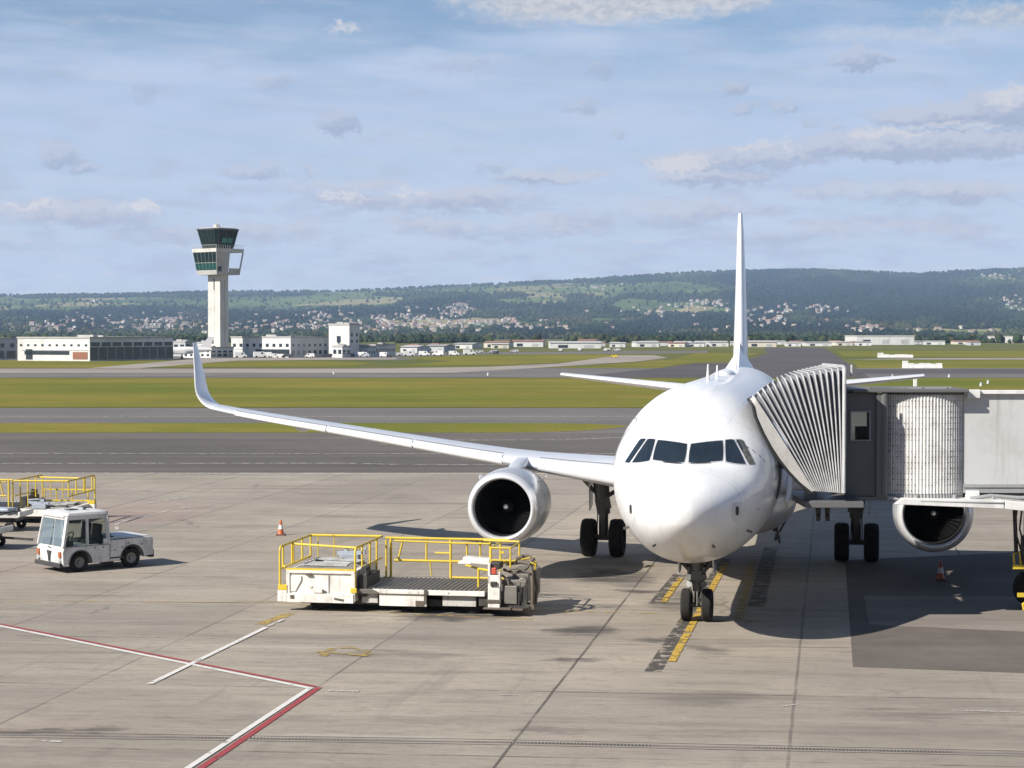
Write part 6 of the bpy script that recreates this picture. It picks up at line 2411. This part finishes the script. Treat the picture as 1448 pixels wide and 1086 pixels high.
# glass cab on top
zc0, zc1 = zg2, zt_(327)
mb = MB()
mb.loft([ring(3.4, 3.4, zc0, .7), ring(3.45, 3.45, zc0 + .7, .7), ring(4.45, 4.45, zc1, 1.0)])
cabt = mb.build('glass_cab', T_GLASS, tw)
mb = MB()
rb, rt = ring(3.47, 3.47, zc0 + .6, .7), ring(4.5, 4.5, zc1, 1.0)
for k in range(8):
    a0, b0, a1, b1 = Vector(rb[k]), Vector(rb[(k + 1) % 8]), Vector(rt[k]), Vector(rt[(k + 1) % 8])
    nsub = 5 if k % 2 == 0 else 1
    for i in range(nsub):
        mb.bar(a0.lerp(b0, i / nsub), a1.lerp(b1, i / nsub), .11, .11)
mb.build('mullion', T_DARK, cabt)
for k in range(2):
    mb = MB()
    y0, y1 = -1.9 + k * 2.1, -.1 + k * 2.1
    mb.add([(3.75, y0, zc0 + 1.6), (3.75, y1, zc0 + 1.6), (4.13, y1, zc0 + 3.0), (4.13, y0, zc0 + 3.0)], [(0, 1, 2, 3)])
    mb.build('green_pane', glass_dark('lit_green_glass', (.03, .15, .13), .1, .3), cabt)
mb = MB()
mb.loft([ring(4.6, 4.6, zc1, 1.0), ring(4.75, 4.75, zc1 + .35, 1.0), ring(4.4, 4.4, zc1 + .6, 1.0)])
cr = mb.build('cab_roof', T_DARK, tw)
mb = MB()
mb.loft([ring(4.3, 4.3, zc1 + .6, 1.0), ring(4.2, 4.2, zc1 + .75, 1.0)])
mb.box((-.6, 0, zc1 + 1.3), (1.4, 1.2, 1.1))
mb.build('roof_housing', T_CONC2, cr)
mb = MB()
for (x, y, h_) in ((0, 0, 3.2), (-1.1, .3, 2.0), (1.4, .6, 1.5), (-3.2, -2, .9), (3.2, -2.5, .9), (.5, -.4, 2.2)):
    mb.cyl((x, y, zc1 + .6), (x, y, zc1 + .6 + h_), .10, .07, 6)
mb.build('antenna', T_CONC2, cr)
mb = MB()
for k in range(13):
    for (x, y) in ((-5 + k * .83, -5.1), (5.1, -5 + k * .83)):
        mb.cyl((x, y, zg2), (x, y, zg2 + 1.0), .05, n=5)
mb.bar((-5.1, -5.1, zg2 + 1.0), (5.1, -5.1, zg2 + 1.0), .07, .07)
mb.bar((5.1, -5.1, zg2 + 1.0), (5.1, 5.1, zg2 + 1.0), .07, .07)
mb.build('gallery_railing', T_CONC2, gal)


# ---- buildings: rotated blocks, sunlit face to the left, shaded face to the right
def block(name, label, cat, px0, pxc, px1, ytop, ybase, a=25.0, wall=None, rows=((.62, 9, .5, .16),), drows=None, bands=(), parapet=True, shade_glass=False, group=None):
    """pxc: the near corner; px0/px1: the outer edges of the lit and of the shaded face (picture measurements)"""
    wall = wall or B_WHITE
    c0 = gp(pxc, ybase)
    d = c0.y
    ar = R(a)
    # lit face runs to the left and away, shaded face to the right and away
    k0, k1 = (px0 - 724) / FPX, (px1 - 724) / FPX
    L0 = (c0.x - k0 * d) / (math.cos(ar) + k0 * math.sin(ar))
    L1 = max(2.0, (k1 * d - c0.x) / (math.sin(ar) - k1 * math.cos(ar))) if (math.sin(ar) - k1 * math.cos(ar)) > .05 else 20.0
    H = CAM_H + (472 - ytop) * d / FPX
    t = thing(name, label, cat, (c0.x, c0.y, -.03), -ar, group)
    # local: x from -L0 (left end) to 0, y from 0 to L1
    mb = MB()
    mb.box((-L0 / 2, L1 / 2, H / 2 - .2), (L0, L1, H + .4))
    w = mb.build('wall', wall, t)
    mb = MB()
    if parapet:
        for (cx, cy, sx, sy) in ((-L0 / 2, 0, L0 + .3, .3), (-L0 / 2, L1, L0 + .3, .3), (0, L1 / 2, .3, L1 - .3), (-L0, L1 / 2, .3, L1 - .3)):
            mb.box((cx, cy, H + .2), (sx, sy, .45))
    mb.box((-L0 * .6, L1 * .5, H + .45), (min(5, L0 * .3), min(4, L1 * .4), .9))
    mb.box((-L0 * .25, L1 * .35, H + .40), (1.6, 1.4, .7))
    rfp = mb.build('roof', B_ROOF, t)
    for (vz, n, fr_, hh) in rows:
        for i in range(n):
            cw = L0 / n
            mb = MB()
            mb.box((-L0 + cw * (i + .5), -.03, vz * H), (cw * fr_, .10, hh * H))
            mb.build('window', B_GLASS, w)
    for (vz, n, fr_, hh) in (drows if drows is not None else rows):
        for i in range(n):
            cw = L1 / n
            mb = MB()
            mb.box((.03, cw * (i + .5), vz * H), (.10, cw * fr_, hh * H))
            mb.build('window', B_GLASS, w)
    for (nm, x0, x1, v0, v1, mt) in bands:
        mb = MB()
        mb.box((-L0 * (1 - (x0 + x1) / 2), -.05, (v0 + v1) / 2 * H), (L0 * (x1 - x0), .14, (v1 - v0) * H))
        mb.build(nm, mt, w)
    return t, L0, L1, H


B_RUST = paint('rust_red_door', (0.25, 0.10, 0.055), .6, dirt=.3)
block('terminal_building', 'long white flat-roofed hangar with glazed dark side left of the control tower', 'building', 25, 127, 245, 478.5, 510.5, 25,
      rows=((.70, 10, .30, .09),), drows=((.74, 8, .80, .18), (.33, 10, .90, .56)),
      bands=(('window_band', .10, .72, .28, .44, B_GLASS), ('gate', .77, .97, .08, .40, B_RUST), ('gate', .12, .21, .06, .52, B_GLASS), ('canopy', .05, .98, .46, .49, B_GREY)))
block('terminal_building', 'dark shaded flat-roofed building at the far left beyond the runway', 'building', -120, -60, 24, 480, 509, 32, wall=B_GREY, drows=((.7, 6, .4, .2), (.25, 5, .7, .35)))
block('terminal_building', 'white two-storey block with a window strip right of the tower foot', 'building', 327, 411, 471, 477.5, 505.5, 25,
      rows=((.62, 9, .40, .16),), drows=((.62, 8, .30, .14), (.25, 8, .45, .2)), bands=(('window_band', .42, .98, .20, .40, B_GLASS), ('canopy', .0, .98, .42, .45, B_WHITE)))
block('stair_tower', 'tall plain white cube block rising behind the low white buildings', 'building', 465, 494, 508, 459.5, 505, 28,
      rows=(), drows=((.7, 2, .3, .1), (.5, 2, .3, .1)), bands=(('window', .40, .58, .46, .66, B_GLASS), ('window', .46, .52, .36, .46, B_GLASS)))
block('annexe_building', 'small white annexe at the foot of the tall white cube', 'building', 470, 484, 496, 490.5, 505.5, 25, rows=((.55, 2, .6, .4),), drows=((.5, 2, .6, .4),))
block('annexe_building', 'low white shed with a dark doorway right of the tall cube', 'building', 498, 521, 531, 491.5, 504.6, 25, rows=((.5, 3, .4, .35),), drows=((.5, 3, .4, .3),))
block('annexe_building', 'white low building with glazed shaded side near the car park', 'building', 523, 531, 559, 488.5, 504.2, 20, rows=((.55, 2, .4, .3),), drows=((.55, 6, .5, .3),))
block('tower_base_building', 'pale two-level building wrapped round the foot of the control tower', 'building', 259, 298, 330, 492.5, 506, 30,
      rows=((.7, 5, .4, .2), (.3, 5, .4, .24)), drows=((.65, 4, .6, .2), (.28, 4, .7, .3)))
block('tower_base_building', 'narrow white block standing left of the tower shaft above the base building', 'building', 279, 292, 300, 485.5, 504.5, 30, rows=((.8, 2, .6, .14),), drows=())
block('terminal_building', 'dark low roofed hall behind the white hangar and the tower', 'building', 236, 262, 285, 484, 503.5, 30, wall=B_GREY, rows=((.7, 3, .6, .3),))

# ---- industrial sheds along the far edge of the airfield
SHEDC = [B_WHITE, paint('shed_cream', (.66, .60, .50), .6, dirt=.2, scale=.1), paint('shed_grey', (.48, .49, .50), .6, dirt=.2, scale=.1)]
SHEDR = [paint('shed_roof_pale', (.55, .52, .49), .6, dirt=.2, scale=.1), paint('shed_roof_rust', (.34, .17, .12), .7, dirt=.2, scale=.1), B_ROOF]


def shed(px0, px1, ytop, ybase, mi, label, rf=0, group='industrial sheds beyond the airfield', depth=22, pitched=True):
    c0 = gp((px0 + px1) / 2, ybase)
    W = (px1 - px0) * c0.y / FPX
    H = max(2.5, CAM_H + (472 - ytop) * c0.y / FPX)
    t = thing('industrial_shed', label, 'shed', (c0.x, c0.y, -.05), R(rng.uniform(-12, 4)), group)
    mb = MB()
    hw = H * (.80 if pitched else 1)
    mb.box((0, depth / 2, hw / 2), (W, depth, hw))
    w = mb.build('wall', SHEDC[mi], t)
    mb = MB()
    if pitched:
        mb.prism([(-.4, hw), (depth + .4, hw), (depth / 2, H)], -W / 2 - .3, W / 2 + .3, 'x')
    else:
        mb.box((0, depth / 2, H + .25), (W + .5, depth + .5, .5))
    mb.build('roof', SHEDR[rf], t)
    n = max(2, int(W / 9))
    for i in range(min(n, 8)):
        mb = MB()
        mb.box((-W / 2 + W * (i + .5) / min(n, 8), -.02, hw * .36), (W / min(n, 8) * .38, .12, hw * .5))
        mb.build('door', B_GREY if i % 3 else B_GLASS, w)
    return t


shed(1212, 1293, 475.5, 487.5, 0, 'large white flat-roofed hall beyond the right-hand grass', 0, None, 40, False)
shed(1404, 1480, 476.0, 484.8, 0, 'big white hall at the far right edge of the airfield', 0, None, 40, False)
shed(724, 768, 480.5, 490.5, 0, 'long shed under a rust red roof in mid row', 1, None, 30)
shed(778, 850, 482.5, 492.5, 0, 'long low white shed in the row beyond the taxiway', 0, None, 30)
shed(1056, 1098, 481.5, 490.5, 1, 'cream warehouse seen just right of the tail fin', 0, None, 30)
for i, (a, b_, yt, yb_, mi, rf_) in enumerate([(640, 668, 484.5, 493, 0, 2), (684, 718, 482, 491.5, 1, 1), (862, 884, 484.5, 490.8, 0, 0), (900, 932, 482.5, 490.6, 0, 0), (945, 968, 485, 490.5, 1, 1),
                                          (1003, 1030, 482, 490, 0, 0), (1112, 1132, 484, 489.8, 0, 0), (1140, 1176, 484.4, 489.4, 0, 2), (1182, 1206, 483.2, 488.6, 1, 0), (1306, 1336, 484.0, 487.4, 0, 0),
                                          (1350, 1384, 482.6, 486.9, 1, 1), (566, 590, 488, 499, 0, 0), (600, 628, 487, 497, 2, 2), (973, 996, 484, 490.2, 0, 2), (-60, -8, 484, 500, 2, 0), (1500, 1560, 480, 486, 0, 0), (816, 842, 479.5, 488.6, 1, 1)]):
    shed(a, b_, yt, yb_, mi, 'low pale industrial shed in the row along the far airfield edge', rf_)


for i in range(26):
    x = rng.uniform(560, 1440)
    yb_ = 489.6 - (x - 560) / 880 * 3.4 + rng.uniform(-1.0, 2.0) + (3.5 if x < 720 else 0)
    w_ = rng.uniform(7, 26)
    shed(x, x + w_, yb_ - rng.uniform(3.2, 6.5), yb_, rng.choice((0, 0, 1, 2)), 'low pale industrial shed in the row along the far airfield edge', rng.choice((0, 0, 1, 2)), depth=14)


# ---- small vehicles on the far apron
def make_van(name, col, label, cat, L_=4.6, H_=2.1):
    t = thing(name, label, cat)
    mb = MB()
    mb.prism([(-L_ / 2, .35), (-L_ / 2, H_ * .52), (-L_ * .36, H_ * .58), (-L_ * .24, H_), (L_ / 2, H_), (L_ / 2, .35)], -.95, .95, 'y')
    mb.build('body', col, t)
    mb = MB()
    mb.box((-L_ * .12, 0, H_ * .75), (L_ * .16, 1.93, H_ * .28))
    mb.prism([(-L_ * .352, H_ * .60), (-L_ * .245, H_ * .95), (-L_ * .23, H_ * .95), (-L_ * .33, H_ * .60)], -.8, .8, 'y')
    mb.build('window', B_GLASS, t)
    for x in (-L_ * .32, L_ * .30):
        for y in (-.85, .85):
            MB().cyl((x, y - .12, .36), (x, y + .12, .36), .36, n=14).build('wheel', TYRE, t)
    return t


VW = paint('van_white', (.72, .71, .69), .4, dirt=.2)
VY = paint('van_yellow', (.60, .46, .04), .4, dirt=.2)
vspots = [(34, 508.5), (52, 508.8), (70, 508.7), (165, 508.3), (185, 508.3), (222, 508), (368, 505.8), (376, 505.6), (388, 505.7), (340, 505.8), (438, 505.6), (515, 505.2), (545, 505), (578, 503.6), (600, 503.2), (620, 503), (642, 502.6), (664, 502)]
v0 = make_van('parked_van', VW, 'small white van parked before the buildings across the runway', 'van')
for i, (x, y) in enumerate(vspots):
    o = v0 if i == 0 else copy_tree(v0)
    q = gp(x, y)
    o.location = (q.x, q.y, -.02)
    o.rotation_euler = (0, 0, rng.choice((0.0, math.pi)) + rng.uniform(-.5, .3))
    o.scale = [rng.uniform(.55, .85)] * 3
    o['group'] = 'white vans parked before the far buildings'
CARC = [paint('car_dark', (.05, .055, .07), .3, dirt=.1), paint('car_silver', (.45, .46, .47), .3, dirt=.1), paint('car_red', (.30, .05, .04), .3, dirt=.1)]
for ci, (cn, mt) in enumerate(zip(('dark', 'silver'), CARC)):
    lab_ = '%s car parked in the row before the buildings across the runway' % cn
    c0_ = make_van('parked_car', mt, lab_, 'car', 4.2, 1.45)
    for k in range(13):
        o = c0_ if k == 0 else copy_tree(c0_)
        x = rng.choice((rng.uniform(560, 760), rng.uniform(130, 250), rng.uniform(330, 560), rng.uniform(560, 900)))
        y = 503.0 - max(0, x - 560) * .022 + rng.uniform(-1.2, .6) if x > 560 else (507.5 if x < 250 else 505.6) + rng.uniform(-.5, .4)
        q = gp(x, y)
        o.location = (q.x, q.y, -.02)
        o.rotation_euler = (0, 0, rng.uniform(-.3, .3) + rng.choice((0, 1.4)))
        o.scale = (.72, .72, .72)
        o['group'] = cn + ' cars parked before the far buildings'
yv = make_van('service_truck', VY, 'small yellow service truck on the pale taxiway far behind the aircraft', 'truck', 4.2, 1.8)
yv.scale = (.45, .45, .45)
q = gp(868, 506)
yv.location = (q.x, q.y, 0)
# parked jet beside the tower foot
pj = thing('parked_jet', 'small white jet parked left of the control tower base', 'airplane', gp(252, 507.5), R(12))
secs = []
for k in range(13):
    q = k / 12
    r_ = 1.1 * math.sin(math.pi * min(1, (.03 + .62 * q))) ** .6 * (1 if q < .6 else 1 - (q - .6) * 1.6)
    secs.append([(-9 + 18 * q, r_ * math.cos(a), 2.0 + (.5 * q) + r_ * math.sin(a)) for a in [2 * math.pi * i / 14 for i in range(14)]])
MB().loft(secs).build('fuselage', VW, pj, smooth=60)
mb = MB()
mb.prism([(5.5, 2.9), (8.6, 2.9), (9.6, 6.0), (8.2, 6.0)], -.12, .12, 'y')
mb.build('fin', VW, pj)
mb = MB()
mb.prism([(-1.5, -8), (.2, -8), (2.4, 0), (.2, 8), (-1.5, 8), (-2.0, 0)], 1.35, 1.5, 'z')
mb.build('wing', VW, pj)
mb = MB()
for x, y in ((-6, 0), (1, -1.6), (1, 1.6)):
    mb.cyl((x, y, 0), (x, y, 1.5), .12, n=8)
    mb.cyl((x, y - .15, .3), (x, y + .15, .3), .3, n=12)
mb.build('landing_gear', A_GEAR, pj)

# ---- white concrete items and marker boards on the right-hand grass
BARR = paint('barrier_white', (.70, .68, .64), .6, dirt=.3, streak=.3, scale=1.2)


def barrier_row(label, pxa, pxb, yb_, n, tall):
    a, b_ = gp(pxa, yb_), gp(pxb, yb_)
    L_ = b_.x - a.x
    t = thing('barrier_row', label, 'barrier', ((a.x + b_.x) / 2, a.y, 0))
    for i in range(n):
        x = -L_ / 2 + L_ * (i + .5) / n
        h_ = tall * (1.0 + (.45 if i == 0 else 0) - .12 * (i % 3 == 2))
        mb = MB()
        mb.prism([(-.45, 0), (.45, 0), (.40, .2), (.22, h_ * .6), (.18, h_), (-.18, h_), (-.22, h_ * .6), (-.40, .2)], x - L_ / n * .49, x + L_ / n * .49, 'x')
        mb.build('barrier_block', BARR, t)
    return t


barrier_row('shorter row of white barrier blocks on the farther grass strip', 1241, 1291, 505.6, 6, .95)
barrier_row('row of white barrier blocks on the grass just beyond the asphalt line', 1276, 1332, 520.6, 7, 1.0)
def cabinet(label, px, py, w, h):
    q = gp(px, py)
    t = thing('marker_cabinet', label, 'cabinet', q)
    mb = MB()
    mb.box((0, 0, h / 2 + .1), (w, w * .8, h))
    mb.build('housing', BARR, t, bevel=.02)
    mb = MB()
    mb.box((0, 0, .06), (w * 1.5, w * 1.3, .14))
    mb.build('plinth', T_CONC2, t)
    mb = MB()
    mb.box((-w * 1.9, 0, .18), (w * 2.2, w * .5, .35))
    mb.build('cable_box', BARR, t)
    return t


cabinet('white upright cabinet on the grass above the bridge tunnel roof', 1294, 551.5, .42, 1.45)
for (px, py) in ((1387, 546), (1397, 542.5), (1342, 533.5), (690, 531), (472, 529), (1262, 534)):
    q = gp(px, py)
    t = thing('taxiway_light', 'low white edge light in the grass beside the taxiway', 'airfield light', q, 0, 'edge lights in the grass')
    MB().cyl((0, 0, 0), (0, 0, .30), .16, .14, 12).build('post', BARR, t)
    MB().lathe([(.30, .16), (.42, .15), (.52, .06), (.53, 0)], (0, 0, 0), (0, 0, 1), 12).build('lens', LAMP, t)

# ================================================================== dark glass building front, unseen, added behind the camera to cut sky fill
tm = thing('unseen_terminal', 'long dark glass building front, unseen, added behind the viewpoint to cut sky fill', 'building', (0, -4.0, 0))
mb = MB()
mb.box((0, -12, 7.0), (170, 22, 14))
twl = mb.build('wall', glass_dark('unseen_terminal_glass', (.035, .04, .045), .15, .4, .4), tm)
mb = MB()
for k in range(43):
    mb.box((-84 + k * 4, -.9, 7.0), (.18, .25, 14))
for z in (.3, 4.2, 8.6, 13.8):
    mb.box((0, -.92, z), (170, .2, .35))
mb.build('mullion', B_GREY, tm)
mb = MB()
mb.box((0, -11.5, 14.3), (173, 26, .6))
mb.build('roof', B_ROOF, tm)
